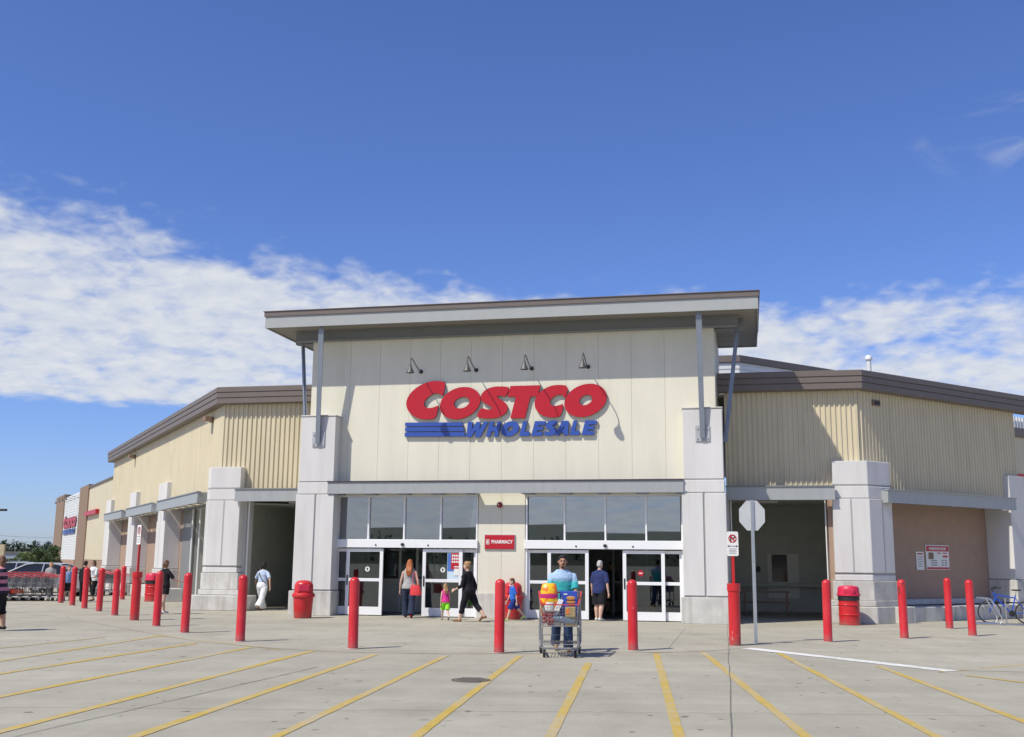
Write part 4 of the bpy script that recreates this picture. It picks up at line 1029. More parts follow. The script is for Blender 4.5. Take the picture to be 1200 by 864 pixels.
def sign_bollard(x, y, rz, label, hsl, ztop, pw, ph):
    g = ground(x, y, .004); t = empty('sign_post', (g.x, g.y, .004), rz); tag(t, label, 'sign post', 'no parking signs on red bollards')
    mb = MB(); mb.lathe([(.12, 0), (.12, hsl - .16), (.125, hsl - .155), (.135, hsl - .15), (.135, hsl), (.03, hsl + .005)], 24); mb.build('bollard_base', 'bollard_red', t, True)
    mb = MB(); mb.box(-.028, .028, -.028, .028, hsl, ztop); mb.build('pole', 'bollard_red', t)
    s_ = MB(); pl = [(-pw / 2 + .02, 0), (pw / 2 - .02, 0), (pw / 2, .02), (pw / 2, ph - .02), (pw / 2 - .02, ph), (-pw / 2 + .02, ph), (-pw / 2, ph - .02), (-pw / 2, .02)]
    s_.add([(a, y_, ztop - ph + b) for y_ in (-.036, -.030) for a, b in pl], [tuple(range(8)), tuple(range(8, 16))] + [(i, (i + 1) % 8, 8 + (i + 1) % 8, 8 + i) for i in range(8)])
    pn = s_.build('panel', 'white_paint', t)
    zc = ztop - ph * .29; mb = MB(); n = 24; ro, ri = pw * .36, pw * .27
    mb.add([(r_ * math.cos(2 * math.pi * i / n), -.039, zc + r_ * math.sin(2 * math.pi * i / n)) for r_ in (ro, ri) for i in range(n)], [(i, (i + 1) % n, n + (i + 1) % n, n + i) for i in range(n)])
    q = ri * .72; mb.add([(-q - .012, -.0395, zc + q), (-q + .012, -.0395, zc + q + .02), (q + .012, -.0395, zc - q), (q - .012, -.0395, zc - q - .02)], [(0, 1, 2, 3)])
    mb.build('prohibition_ring', 'sign_red', pn)
    mb = MB(); mb.box(-.05, -.022, -.0385, -.037, zc - .08, zc + .08); mb.box(-.022, .045, -.0385, -.037, zc + .055, zc + .08); mb.box(-.022, .045, -.0385, -.037, zc, zc + .022); mb.box(.03, .055, -.0385, -.037, zc + .012, zc + .065)
    za = ztop - ph * .6; mb.box(-.07, .07, -.038, -.0365, za - .006, za + .006)
    for sgn in (-1, 1): mb.add([(sgn * .11, -.038, za), (sgn * .07, -.038, za + .022), (sgn * .07, -.038, za - .022)], [(0, 1, 2)])
    mb.build('symbol', 'black', pn)
    mb = MB()
    for k in range(4): mb.box(-pw * .33, pw * (.33 - .04 * (k % 2)), -.038, -.0365, ztop - ph * (.72 + .06 * k), ztop - ph * (.695 + .06 * k))
    mb.build('print', 'print_grey', pn)
sign_bollard(157.3, 727, R(-52), 'thin sign seen nearly edge-on atop a red pole among the left bollards', 1.27, 2.52, .30, .52)
sign_bollard(861.5, 756.5, R(-6), 'white no parking sign on a red pole and bollard beside the stop sign', 1.24, 2.30, .235, .50)
# stop sign seen from behind
g = ground(886, 754, .004); t = empty('stop_sign', (g.x, g.y, .004), R(4)); tag(t, 'octagonal stop sign seen from its pale grey back on a thin steel pole', 'sign')
P0 = onp(881, 604.5, 0); hz = (CAM + ray(881, 604.5) * (g.y / ray(881, 604.5).y)).z
mb = MB(); mb.box(-.034, .034, -.012, .012, 0, hz + .33)
for k in range(26): mb.tube((0, -.0125, .2 + k * .1), (0, -.0145, .2 + k * .1), .008, .008, 6)
mb.build('pole', 'galv', t)
r8 = .345; pl = [(r8 * math.cos(R(22.5 + 45 * i)) * .88, hz + r8 * math.sin(R(22.5 + 45 * i))) for i in range(8)]
mb = MB(); mb.add([(a, y_, b) for y_ in (.013, .018) for a, b in pl], [tuple(range(8)), tuple(range(8, 16))] + [(i, (i + 1) % 8, 8 + (i + 1) % 8, 8 + i) for i in range(8)]); mb.build('panel', 'sign_back', t)
mb = MB()
for z in (-.17, .17): mb.tube((0, -.013, hz + z), (0, -.024, hz + z), .014, .014, 8)
mb.build('bolt', 'galv', t)

def dome_bin(x, y, rz, label):
    g = ground(x, y, .004); t = empty('litter_bin', (g.x, g.y, .004), rz); tag(t, label, 'litter bin', 'red litter bins along the store front')
    mb = MB(); mb.lathe([(.24, 0), (.25, .02), (.285, .60), (.285, .63), (.26, .63)], 28); mb.build('barrel', 'can_red', t, True)
    mb = MB(); mb.lathe([(.30, .58), (.325, .60), (.325, .66), (.29, .70), (.27, .72), (.265, .92), (.24, .98), (.18, 1.035), (.08, 1.06), (.01, 1.062)], 28); ld = mb.build('lid', 'can_red', t, True)
    mb = MB(); mb.box(-.15, .15, -.285, -.22, .75, .93); fl = mb.build('flap', 'can_pink', ld); bevel(fl, .02); mb = MB(); mb.box(-.17, .17, -.275, -.22, .73, .748); mb.box(-.17, .17, -.275, -.22, .932, .95); mb.build('flap_frame', 'can_red', ld)
    return t
def barrel_bin(x, y, rz, label):
    g = ground(x, y, .004); t = empty('litter_bin', (g.x, g.y, .004), rz); tag(t, label, 'litter bin', 'red litter bins along the store front')
    pr = [(.285, 0), (.295, .015), (.295, .03), (.28, .04)]
    for z in (.28, .55): pr += [(.28, z - .03), (.297, z - .01), (.297, z + .01), (.28, z + .03)]
    pr += [(.28, .72)]
    mb = MB(); mb.lathe(pr, 28); mb.build('barrel', 'can_red', t, True)
    mb = MB(); mb.lathe([(.292, .665), (.292, .80), (.28, .80)], 28); mb.build('band', 'black', t, True)
    mb = MB(); mb.lathe([(.30, .79), (.315, .80), (.315, .84), (.295, .86), (.285, 1.0), (.25, 1.05), (.12, 1.075), (.01, 1.08)], 28); ld = mb.build('lid', 'can_pink', t, True)
    mb = MB(); mb.box(-.14, .14, -.30, -.26, .86, .985); bevel(mb.build('flap', 'can_pink', ld), .015)
    return t
dome_bin(354.5, 724.5, R(12), 'domed red litter bin beside the left entrance pier')
dome_bin(600.5, 726, R(0), 'domed red litter bin behind the boy in the blue shirt')
dome_bin(225, 703, R(40), 'domed red litter bin at the foot of the left corner column')
barrel_bin(996, 732.5, R(-15), 'ribbed red barrel bin with black band beside the right corner column')
barrel_bin(178, 705, R(45), 'ribbed red barrel bin with black band in the left side bay')
# ================================================================== TROLLEYS
def trolley(with_child_seat=True):
    t = empty('shopping_trolley')
    # local: front of the trolley towards -y, handle at +y
    zb, zt = .52, .88; fw, rw, yf, yr = .25, .30, -.50, .46
    def rim(z, k=0):
        s_ = (z - zb) / (zt - zb); a = fw * (.90 + .10 * s_); b = rw * (.92 + .08 * s_); return [(-a, yf + .06 * (1 - s_), z), (a, yf + .06 * (1 - s_), z), (b, yr, z + .19 * s_), (-b, yr, z + .19 * s_)]
    fr = MB(); lo, hi = rim(zb), rim(zt)
    for L_, r_ in ((lo, .009), (hi, .010)):
        for i in range(4): fr.tube(L_[i], L_[(i + 1) % 4], r_, r_, 6)
    for a, b in zip(lo, hi): fr.tube(a, b, .008, .008, 6)
    w = MB(); LV = [rim(zb + (zt - zb) * k / 7) for k in range(1, 7)]
    for q in LV:
        for i in range(4): w.tube(q[i], q[(i + 1) % 4], .0042, .0042, 4, False)
    for i, n in ((0, 12), (1, 20), (2, 12), (3, 20)):
        for k in range(1, n):
            a = Vector(lo[i]).lerp(Vector(lo[(i + 1) % 4]), k / n); b = Vector(hi[i]).lerp(Vector(hi[(i + 1) % 4]), k / n); w.tube(a, b, .0038, .0038, 4, False)
    for k in range(1, 12):
        a = Vector(lo[0]).lerp(Vector(lo[1]), k / 12); b = Vector(lo[3]).lerp(Vector(lo[2]), k / 12); w.tube(a, b, .0042, .0042, 4, False)
    bk = fr.build('basket', 'wire_grey', t, True); w.build('wires', 'wire_grey', bk)
    f = MB()
    for sx in (-1, 1):
        f.path([(sx * .27, .50, 1.06), (sx * .285, .46, .60), (sx * .285, .44, .22), (sx * .27, .36, .155), (sx * .23, -.40, .155)], .018, 7)
        f.tube((sx * .25, -.36, .155), (sx * .245, -.36, .50), .014, .014, 7)
    f.path([(-.23, -.40, .155), (-.15, -.48, .155), (.15, -.48, .155), (.23, -.40, .155)], .018, 7)
    f.tube((-.27, .36, .20), (.27, .36, .20), .01, .01, 6)
    f.build('frame', 'wire_grey', t, True)
    r_ = MB()
    for k in range(11): x = -.22 + .044 * k; r_.tube((x, -.40, .215), (x, .38, .235), .0045, .0045, 4)
    for y in (-.40, -.1, .15, .38): r_.tube((-.24, y, .215), (.24, y, .215), .006, .006, 5)
    r_.path([(-.24, .38, .22), (-.24, .38, .32), (.24, .38, .32), (.24, .38, .22)], .005, 5)
    r_.build('lower_rack', 'wire_grey', t, True)
    h = MB(); h.tube((-.30, .52, 1.06), (.30, .52, 1.06), .017, .017, 10); h.build('handle', 'cart_red', t, True)
    b = MB(); b.tube(hi[0], hi[1], .010, .010, 8); b.tube(hi[1], hi[2], .014, .014, 8); b.tube(hi[3], hi[0], .014, .014, 8); b.build('bumper_rail', 'cart_red', t, True)
    cs = MB(); cs.box(-.22, .22, .16, .175, .70, .93); cs.build('child_seat_flap', 'grey_dark', t)
    for (x, y) in ((-.21, -.40), (.21, -.40), (-.27, .40), (.27, .40)):
        c = MB(); c.tube((x, y, .155), (x, y, .12), .012, .012, 6); c.box(x - .026, x - .020, y - .02, y + .03, .06, .13); c.box(x + .020, x + .026, y - .02, y + .03, .06, .13); fk = c.build('caster', 'wire_grey', t)
        q = MB(); q.tube((x - .017, y + .02, .062), (x + .017, y + .02, .062), .061, .061, 16); q.build('wheel', 'rubber', fk)
    return t
cart = trolley(); g = ground(660, 771); CY = g.y + .42
cart.location = (ground(657.5, 771).x, CY, .004); cart.rotation_euler = (0, 0, R(-3))
cart.scale = (1.3, 1.08, 1.03); tag(cart, 'loaded shopping trolley pushed by the man in the turquoise polo', 'trolley')
CX = cart.location.x
row = None
for k in range(12):
    c = copy_tree(cart); g = ground(8, 704.5); a = ground(66, 704.5)
    p = a + (g - a).normalized() * .34 * k
    c.location = (p.x - .25, p.y, .004); c.rotation_euler = (0, 0, R(90 + 2)); c.scale = (1, 1, 1.0)
    tag(c, 'red-handled shopping trolley nested in the parked row at the left edge', 'trolley', 'trolleys nested in a row at the left')
    if k >= 3:
        f = MB(); f.box(-.20, .20, .0, .32, .27, .44); o = f.build('child_seat', 'flap_orange', c); bevel(o, .02)
for k in range(3):
    c = copy_tree(cart); g = ground(133, 698); c.location = (g.x - .35 * k, g.y + .1 * k, .004); c.rotation_euler = (0, 0, R(70))
    tag(c, 'grey shopping trolley nested near the left bay behind the bollards', 'trolley', 'trolleys parked by the left bay')
# goods in the trolley: each one lies in the basket
def in_cart(name, label, cat):
    t = empty(name, (CX, CY, 0), R(-3)); t.scale = (1.3, 1.06, 1.03); tag(t, label, cat); return t
t = in_cart('snack_bag', 'tall yellow and orange bag standing in the trolley', 'bag')
mb = MB(); mb.loft([(-.145, -.22, .62, .09, .06), (-.145, -.22, .70, .115, .085), (-.15, -.22, .95, .12, .09), (-.15, -.215, 1.12, .115, .085), (-.15, -.21, 1.20, .10, .06), (-.15, -.21, 1.235, .085, .022)], 20); mb.build('bag', 'bag_yellow', t, True)
mb = MB(); mb.loft([(-.15, -.22, .985, .123, .093), (-.15, -.22, 1.055, .121, .091)], 20); mb.build('band', 'bag_magenta', t, True)
mb = MB(); mb.loft([(-.147, -.22, .76, .119, .089), (-.15, -.22, .90, .122, .092)], 20); mb.build('lower_panel', 'bag_orange', t, True)
t = in_cart('food_box', 'blue carton printed with a burger standing in the trolley', 'box')
mb = MB(); mb.box(.00, .235, -.15, .05, .56, 1.10); bevel(mb.build('carton', 'box_blue', t), .006, 1)
mb = MB()
for c, r_, m_ in (((.15, -.153, .985), (.06, .006, .035), 0), ((.15, -.154, .945), (.068, .006, .014), 1), ((.15, -.153, .915), (.064, .006, .022), 0), ((.16, -.153, .87), (.05, .006, .03), 1)):
    mb.mat(m_); mb.ell(c, r_, 16, 8)
mb.build('picture', ['burger_bun', 'burger_meat'], t, True)
mb = MB(); mb.box(.015, .03, -.1545, -.151, .8, 1.0); mb.box(.05, .1, -.1545, -.151, 1.04, 1.06); mb.build('print', 'white_paint', t)
t = in_cart('cereal_box', 'tan carton lying in front of the blue burger carton', 'box')
mb = MB(); mb.box(.07, .215, -.40, -.17, .53, .84); bevel(mb.build('carton', 'box_tan', t), .006, 1)
mb = MB(); mb.box(.085, .135, -.4035, -.4005, .72, .82); mb.build('panel', 'bag_yellow', t)
t = in_cart('water_pack', 'pack of clear water bottles lying at the front of the trolley', 'bottle pack')
for k in range(6):
    a = Vector((-.07 + .045 * (k % 3), -.42 + .07 * (k // 3), .585 + .0 * k)); d = Vector((.55, .1, -.18)).normalized(); s_ = a + Vector((0, 0, .07))
    mb = MB(); mb.limb([s_, s_ + d * .17, s_ + d * .205], [.032, .032, .012], 10); mb.build('bottle', 'bottle_clear', t, True)
t = in_cart('fruit_bag', 'clear bag of reddish fruit in the left front corner of the trolley', 'fruit bag')
rr = random.Random(5)
mb = MB()
for k in range(16): mb.ell((-.155 + rr.uniform(-.055, .055), -.39 + rr.uniform(-.04, .04), .56 + .013 * k), (.036, .036, .034), 10, 7)
mb.build('fruit', 'fruit_red', t, True)
mb = MB(); mb.loft([(-.155, -.40, .76, .075, .05), (-.15, -.40, .83, .08, .05), (-.14, -.39, .89, .05, .03), (-.13, -.39, .92, .06, .02)], 12); mb.build('wrapper', 'wrap_clear', t, True)
t = in_cart('white_carton', 'slim white carton leaning in the middle of the trolley', 'box')
mb = MB(); o = mb.box(-.035, .035, -.03, .03, -.17, .17).build('carton', 'box_white', t); o.location = (-.035, -.27, .80); o.rotation_euler = (0, R(18), 0); bevel(o, .004, 1)
t = in_cart('produce_bag', 'loose clear plastic bag of groceries lying low in the trolley middle', 'bag')
mb = MB(); mb.loft([(-.03, -.2, .51, .05, .12), (-.03, -.2, .58, .06, .15), (-.03, -.2, .66, .04, .08)], 14); mb.build('bag', 'wrap_clear', t, True)

# ================================================================== PEOPLE
def remeshed(mb, name, m, parent, vox, smooth_it=4, H=1.):
    o = mb.build(name, m, parent, 'all')
    if len(o.data.materials) > 1: pass
    r_ = o.modifiers.new('r', 'REMESH'); r_.mode = 'VOXEL'; r_.voxel_size = vox; r_.use_smooth_shade = True
    s_ = o.modifiers.new('s', 'SMOOTH'); s_.factor = .5; s_.iterations = smooth_it
    if name in ('top', 'trousers', 'shorts'):
        for tx, st in ((FOLDS, .016), (FOLDS2, .009)):
            d_ = o.modifiers.new('d', 'DISPLACE'); d_.texture = tx; d_.strength = st; d_.mid_level = .42; d_.texture_coords = 'LOCAL'
    PENDING.append(o); return o
PENDING = []
FOLDS = bpy.data.textures.new('folds', 'CLOUDS'); FOLDS.noise_scale = .13; FOLDS.noise_depth = 1
FOLDS2 = bpy.data.textures.new('creases', 'CLOUDS'); FOLDS2.noise_scale = .045; FOLDS2.noise_depth = 1
def person(label, px, py, yaw, H, fem=False, child=False, legs=((12, 6), (-14, 22)), arms=((12, 10, 18), (-16, 10, 22)), lean=3, skin='skin', hair=('hair_brown', 'short'),
           top=('navy', .45, .45), bottom=('denim', 1., .0), shoe='shoe_grey', headyaw=0, headtilt=0, beard=False, wide=1., z=.004, vox=.010, group=None, at=None, hem=.47):
    """legs/arms in degrees: (hip swing, knee bend) and (shoulder swing, spread, elbow bend), left then right; faces -y before the turn"""
    g = Vector(at) if at else ground(px, py)
    hd = 1.16 if child else 1.0
    sw = (.095 if fem else .105) * (.95 if child else 1) * wide; hw = .052 * wide; c0 = .985
    # ---- legs first: how low is the lower foot
    def leg(i):
        s_ = 1 if i == 0 else -1; hip = Vector((s_ * hw, 0, .505)); a, kn = R(legs[i][0]), R(legs[i][1])
        kd = Vector((s_ * .01, -math.sin(a), -math.cos(a))); k = hip + kd * .238
        b = a - kn; an = k + Vector((0, -math.sin(b), -math.cos(b))) * .222
        foot = b * .55 if b < 0 else b * .3
        return hip, k, an, foot
    LG = [leg(0), leg(1)]
    def toe(an, f, dist=.095): return an + Vector((0, -math.cos(f) * dist, math.sin(f) * dist * 1.2 - .022))
    low = min(min(an.z - .028 - (.0 if f >= 0 else 0), toe(an, f).z - .012) for _, _, an, f in LG)
    dz = -low
    sh = math.tan(R(lean))
    def T(p): return Vector((p[0], p[1] - max(0, p[2] - .5) * sh, p[2] + dz)) * H
    def ring(z, cy, rx, ry, e=0.): q = T((0, cy, z)); return (q.x, q.y, q.z, (rx * wide + e) * H, (ry * (wide + .0) + e) * H)
    if fem: TR = [(.455, .004, .07, .055), (.50, .006, .100, .072), (.545, .006, .098, .070), (.60, .0, .080, .056), (.64, -.002, .074, .052), (.70, -.008, .083, .060), (.745, -.014, .088, .068), (.79, -.004, .086, .054), (.82, 0, .072, .044), (.842, .004, .04, .034)]
    elif child: TR = [(.445, .003, .07, .055), (.50, .003, .085, .06), (.58, -.003, .08, .056), (.66, -.002, .078, .052), (.74, -.002, .083, .054), (.785, 0, .08, .046), (.81, 0, .045, .035)]
    else: TR = [(.455, .003, .07, .055), (.50, .004, .094, .066), (.56, -.003, .092, .066), (.63, -.006, .092, .064), (.70, -.006, .099, .068), (.76, -.004, .104, .066), (.80, 0, .096, .052), (.825, .003, .065, .042), (.845, .005, .042, .036)]
    shz = .765 if child else .776
    def arm(i):
        s_ = 1 if i == 0 else -1; a, sp_, el = [R(v) for v in arms[i][:3]]; tw = R(arms[i][3]) if len(arms[i]) > 3 else 0
        S0 = Vector((s_ * sw, .002, shz)); d1 = Vector((s_ * math.sin(sp_) * math.cos(a), -math.sin(a), -math.cos(a) * math.cos(sp_))).normalized()
        E0 = S0 + d1 * .172; b = a + el
        d2 = Vector((s_ * (math.sin(sp_) * .35 - math.sin(tw)), -math.sin(b), -math.cos(b))).normalized(); W0 = E0 + d2 * .145
        return S0, E0, W0, d2, s_
    AR = [arm(0), arm(1)]
    body = MB(); body.loft([ring(*r_) for r_ in TR], 20)
    nb, hc = T((0, .006, .83)), T((0, -.004, .93 if not child else .915))
    body.limb([nb, T((0, .002, .885))], [.034 * H * (.85 if fem else 1), .030 * H * (.85 if fem else 1)], 12)
    HR = Matrix.Rotation(R(headyaw), 3, 'Z') @ Matrix.Rotation(R(-headtilt), 3, 'X')
    def hp(x, y, z_): v = HR @ Vector((x, y, z_)) * hd; return hc + v * H
    def hell(c, r_, n=14, m_=10): q = hp(*c); body.ell(q, tuple(v * H * hd for v in r_), n, m_)
    hell((0, .004, .012), (.043, .054, .056)); hell((0, -.012, -.022), (.036, .042, .046)); hell((0, -.024, -.048), (.022, .022, .018))
    hell((0, -.056, -.012), (.008, .013, .012), 8, 6); hell((0, -.050, .004), (.006, .01, .014), 8, 6); hell((0, -.048, .016), (.03, .008, .007), 10, 6)
    hell((0, -.050, -.034), (.014, .007, .006), 8, 6)
    for s_ in (-1, 1): hell((s_ * .045, .006, -.006), (.007, .011, .017), 8, 6)
    for S0, E0, W0, d2, s_ in AR:
        k = .86 if fem else (.82 if child else 1)
        mid = E0.lerp(W0, .3)
        body.limb([T(S0 + Vector((-s_ * .03, 0, .0))), T(S0), T(S0.lerp(E0, .45)), T(E0), T(mid), T(W0)], [r_ * H * k for r_ in (.033, .031, .027, .022, .0225, .0155)], 10)
        # hand: palm, four curled fingers of unequal length, thumb from the side of the palm
        side = Vector((0, -1, 0)) - d2 * d2.dot(Vector((0, -1, 0)))
        side = side.normalized() if side.length > .1 else Vector((0, 0, 1)); inn = d2.cross(side).normalized() * (1 if s_ > 0 else -1)
        if inn.x * s_ > 0: inn = -inn
        pc = W0 + d2 * .03
        body.limb([T(W0), T(pc + side * .007), T(W0 + d2 * .052 + side * .009)], [.0145 * H * k, .0165 * H * k, .013 * H * k], 8)
        body.limb([T(pc - side * .008), T(W0 + d2 * .052 - side * .011)], [.015 * H * k, .0125 * H * k], 8)
        for q, ln in ((.017, .040), (.006, .045), (-.006, .042), (-.017, .033)):
            b0_ = W0 + d2 * .05 + side * q; b1 = b0_ + (d2 * .9 + inn * .35) * ln * .55; b2 = b1 + (d2 * .55 + inn * .8) * ln * .5
            body.limb([T(b0_), T(b1), T(b2)], [.0062 * H, .0056 * H, .0048 * H], 7)
        t0 = W0 + d2 * .014 + side * .013; body.limb([T(t0), T(t0 + side * .014 + d2 * .018), T(t0 + side * .016 + d2 * .036 + inn * .008)], [.0078 * H, .0068 * H, .0056 * H], 7)
    for hip, k, an, f in LG:
        kk = 1.0 if not child else .86; kk *= (1 + (wide - 1) * .8)
        cal = k.lerp(an, .32) + Vector((0, .008, 0))
        body.limb([T(hip), T(hip.lerp(k, .4)), T(k), T(cal), T(an)], [r_ * H * kk for r_ in (.054, .047, .034, .034, .020)], 12)
        body.limb([T(an + Vector((0, .012, -.012))), T(an + Vector((0, -.03, -.012))), T(toe(an, f))], [.021 * H, .02 * H, .014 * H], 8)
    bo = remeshed(body, 'person', skin, None, vox * H / 1.7 * .72, 3)
    bo.location = (g.x, g.y, z); bo.rotation_euler = (0, 0, R(yaw)); tag(bo, label, 'person', group)
    # ---- clothes
    tm, sl_, _ = top[:3]; e = .0095
    c = MB(); hz = top[3] if len(top) > 3 else hem
    hx, hy = max(r_[2] for r_ in TR if r_[0] < .6), max(r_[3] for r_ in TR if r_[0] < .6)
    rs = [ring(r_[0], r_[1], hx if r_[0] < .53 else r_[2], hy if r_[0] < .53 else r_[3], e + (.006 if r_[0] < .68 else 0)) for r_ in TR if r_[0] >= hz and r_[0] < (.85 if sl_ > 0 else .83)]
    c.loft(rs, 22)
    if sl_ > 0:
        for S0, E0, W0, d2, s_ in AR:
            k = .9 if fem or child else 1.
            pts = [S0 + Vector((-s_ * .04, 0, .002)), S0]; rad = [.038, .0375]
            if sl_ <= .5: pts.append(S0.lerp(E0, sl_ * 2)); rad.append(.039)
            else: pts += [E0, E0.lerp(W0, (sl_ - .5) * 2)]; rad += [.033, .027]
            c.limb([T(p) for p in pts], [r_ * H * k for r_ in rad], 14, False)
    else:
        for S0, E0, W0, d2, s_ in AR: c.limb([T(Vector((s_ * sw * .72, 0, .76))), T(Vector((s_ * sw * .58, 0, .828)))], [.03 * H, .022 * H], 8)
    remeshed(c, 'top', tm, bo, .011 * H / 1.7, 3)
    if not fem and not child and sl_ > 0:
        pass
    bmat, frac, flare = bottom
    c = MB(); wz = .585
    c.loft([ring(*r_, .008) for r_ in TR if r_[0] <= (.61 if fem else .59)], 22)
    for hip, k, an, f in LG:
        kk = (1 + (wide - 1) * .8) * (.92 if child else 1)
        if frac <= .55: pts = [hip, hip.lerp(k, frac * 2)]; rad = [.062, .060 + flare]
        else:
            q = k.lerp(an, min(1.03, (frac - .55) / .45)); tight = flare < .0075
            if tight: pts, rad = [hip, hip.lerp(k, .45), k, k.lerp(an, .32) + Vector((0, .006, 0)), q], [.060, .053, .039, .039, .034]
            else: pts = [hip, hip.lerp(k, .5), k, q]; rad = [.061, .052 + flare * .2, .042 + flare * .3, max(.03, .04 - .012 * (frac - .55)) + flare]
        c.limb([T(p) for p in pts], [r_ * H * kk for r_ in rad], 16, False)
    remeshed(c, 'trousers' if frac > .6 else 'shorts', bmat, bo, .011 * H / 1.7, 3)
    for hip, k, an, f in LG:
        c = MB()
        c.limb([T(an + Vector((0, .016, -.012))), T(an + Vector((0, -.035, -.010))), T(toe(an, f, .10))], [.025 * H, .0245 * H, .018 * H], 10)
        remeshed(c, 'shoe', shoe, bo, .010 * H / 1.7, 2)
    # ---- hair
    hm, hs = hair; c = MB()
    def he(cn, r_): q = hp(*cn); c.ell(q, tuple(v * H * hd for v in r_), 16, 10)
    if hs == 'bald': he((0, .03, -.005), (.045, .034, .03)); 
    else:
        he((0, .008, .024), (.0475, .053, .052)); he((0, -.010, .046), (.040, .038, .020)); he((0, .028, -.004), (.044, .038, .042))
    if hs == 'long':
        q0 = hp(0, .035, -.01); 
        for sx in (-.02, .02, 0): c.limb([hp(sx, .03, 0), hp(sx * 1.3, .05, -.06), T((sx * 1.4, .078, .80)), T((sx * 1.1, .085, .735))], [.034 * H, .033 * H, .030 * H, .014 * H], 10)
    if hs == 'bob':
        for sx in (-.032, 0, .032): c.limb([hp(sx, .02, .0), hp(sx * 1.1, .028, -.055)], [.03 * H, .022 * H], 10)
    if hs == 'bun': he((0, .058, .045), (.022, .022, .022))
    remeshed(c, 'hair', hm, bo, .0075 * H / 1.7, 2)
    if beard:
        c = MB()
        for cn, r_ in (((0, -.036, -.060), (.016, .016, .011)), ((0, -.0545, -.0265), (.017, .008, .0045))): he(cn, r_)
        remeshed(c, 'beard', hm, bo, .005, 1)
    c = MB()
    for s_ in (-1, 1): c.ell(hp(s_ * .018, -.0465, .004), (.0065 * H, .004 * H, .0045 * H), 8, 6)
    c.build('eyes', 'black', bo, True)
    c = MB()
    for s_ in (-1, 1): c.ell(hp(s_ * .019, -.0515, .018), (.0125 * H, .003 * H, .0028 * H), 8, 5)
    c.build('eyebrows', hm, bo, True)
    def world(p): return bo.matrix_basis @ T(p)
    return bo, T, AR, LG
# the man pushing the loaded trolley: both hands on the handle
HX = CX; HY = CY + .52
man, T, AR, LG = person('man in pale blue to turquoise polo and jeans pushing a loaded trolley', 0, 0, 2, 1.79, at=(CX + .085, CY + .95, 0), legs=((10, 8), (-9, 16)), arms=((26, 7, 40, 4), (30, 5, 38, 4)), lean=4,
       skin='skin_brown', hair=('hair_black', 'short'), top=('polo_fade', .42, 0), bottom=('denim', 1., .012), shoe='shoe_brown', beard=True, wide=1.1, vox=.009)
mb = MB()
for s_ in (-1, 1): mb.add([T((s_ * .004, -.050, .815)), T((s_ * .05, -.040, .838)), T((s_ * .056, -.012, .848)), T((s_ * .030, -.056, .800))], [(0, 1, 2, 3)])
o = mb.build('collar', 'sky_top', man); so_ = o.modifiers.new('t', 'SOLIDIFY'); so_.thickness = .008; PENDING.append(o)
red, T, AR, LG = person('woman with long red hair, grey sleeveless top and jeans walking into the doorway', 478.5, 724.5, 176, 1.68, fem=True, legs=((9, 5), (-8, 14)), arms=((6, 16, 10), (-12, 17, 12)), hair=('hair_red', 'long'),
       top=('grey_top', 0, 0, .49), bottom=('denim_dark', 1., .022), shoe='shoe_red', skin='skin_fair', wide=1.12)
bg_ = empty('handbag', ground(486.5, 725.5) + Vector((0, 0, .004)), R(-8)); tag(bg_, 'bright red handbag hanging at the hip of the red-haired woman', 'handbag')
mb = MB(); mb.loft([(0, 0, .66, .165, .06), (0, 0, .70, .175, .065), (-.01, 0, .84, .155, .055), (-.02, 0, .94, .125, .035), (-.02, 0, .955, .12, .03)], 20); mb.build('bag', 'bag_red', bg_, True)
mb = MB(); mb.path([(-.10, 0, .94), (-.10, .02, 1.12), (-.09, .03, 1.30), (-.03, .03, 1.30), (0, .01, 1.12), (.06, 0, .94)], .008, 6); mb.build('strap', 'bag_red', bg_, True)
person('small girl in pink top and green shorts walking beside the glass door', 521.5, 727, -165, 1.06, fem=True, child=True, legs=((20, 4), (-16, 32)), arms=((-8, 10, 10), (12, 10, 10)), hair=('hair_blond', 'long'), top=('pink_top', 0, 0, .50),
       bottom=('green_shorts', .42, .012), shoe='shoe_grey', skin='skin_fair')
person('woman in black top and cropped black leggings striding towards the door', 549, 729, -118, 1.70, fem=True, legs=((19, 4), (-27, 16)), arms=((14, 9, 50), (-16, 9, 26)), lean=6, hair=('hair_blond', 'bun'), top=('black_cloth', .78, 0, .49),
       bottom=('black_cloth', .78, .006), shoe='sandal', skin='skin_fair', wide=1.2)
person('boy in bright blue shirt and shorts walking past the red bin', 601.5, 727.5, -78, 1.24, child=True, legs=((24, 8), (-30, 14)), arms=((-14, 8, 12), (16, 8, 14)), lean=5, hair=('hair_brown', 'short'), top=('boy_blue', .40, 0), bottom=('blue_shorts', .46, .012), shoe='shoe_lime', skin='skin_fair')
person('grey-haired man in navy shirt and black shorts entering the right doorway', 702.5, 728, 142, 1.70, legs=((5, 6), (-6, 8)), arms=((4, 12, 10), (-6, 15, 15)), hair=('hair_grey', 'short'), top=('navy', .44, 0, .44), bottom=('black_cloth', .48, .006), shoe='shoe_white', skin='skin_fair', wide=1.18)
person('shopper in dark clothes standing in the shade inside the right doorway', 716, 720.5, 10, 1.66, legs=((4, 4), (-4, 6)), arms=((14, 8, 50), (4, 8, 20)), hair=('hair_black', 'short'), top=('grey_dark', .45, 0), bottom=('grey_dark', .5, .01), shoe='rubber')
wt, T, AR, LG = person('woman in pale blue top and loose white trousers walking into the dark left portal', 306, 715.5, 162, 1.60, fem=True, legs=((22, 4), (-22, 14)), arms=((20, 36, 14), (-22, 36, 14)), hair=('hair_black', 'bob'), top=('pale_blue', .40, 0, .55), bottom=('white_cloth', 1., .036), shoe='sandal', wide=1.1)
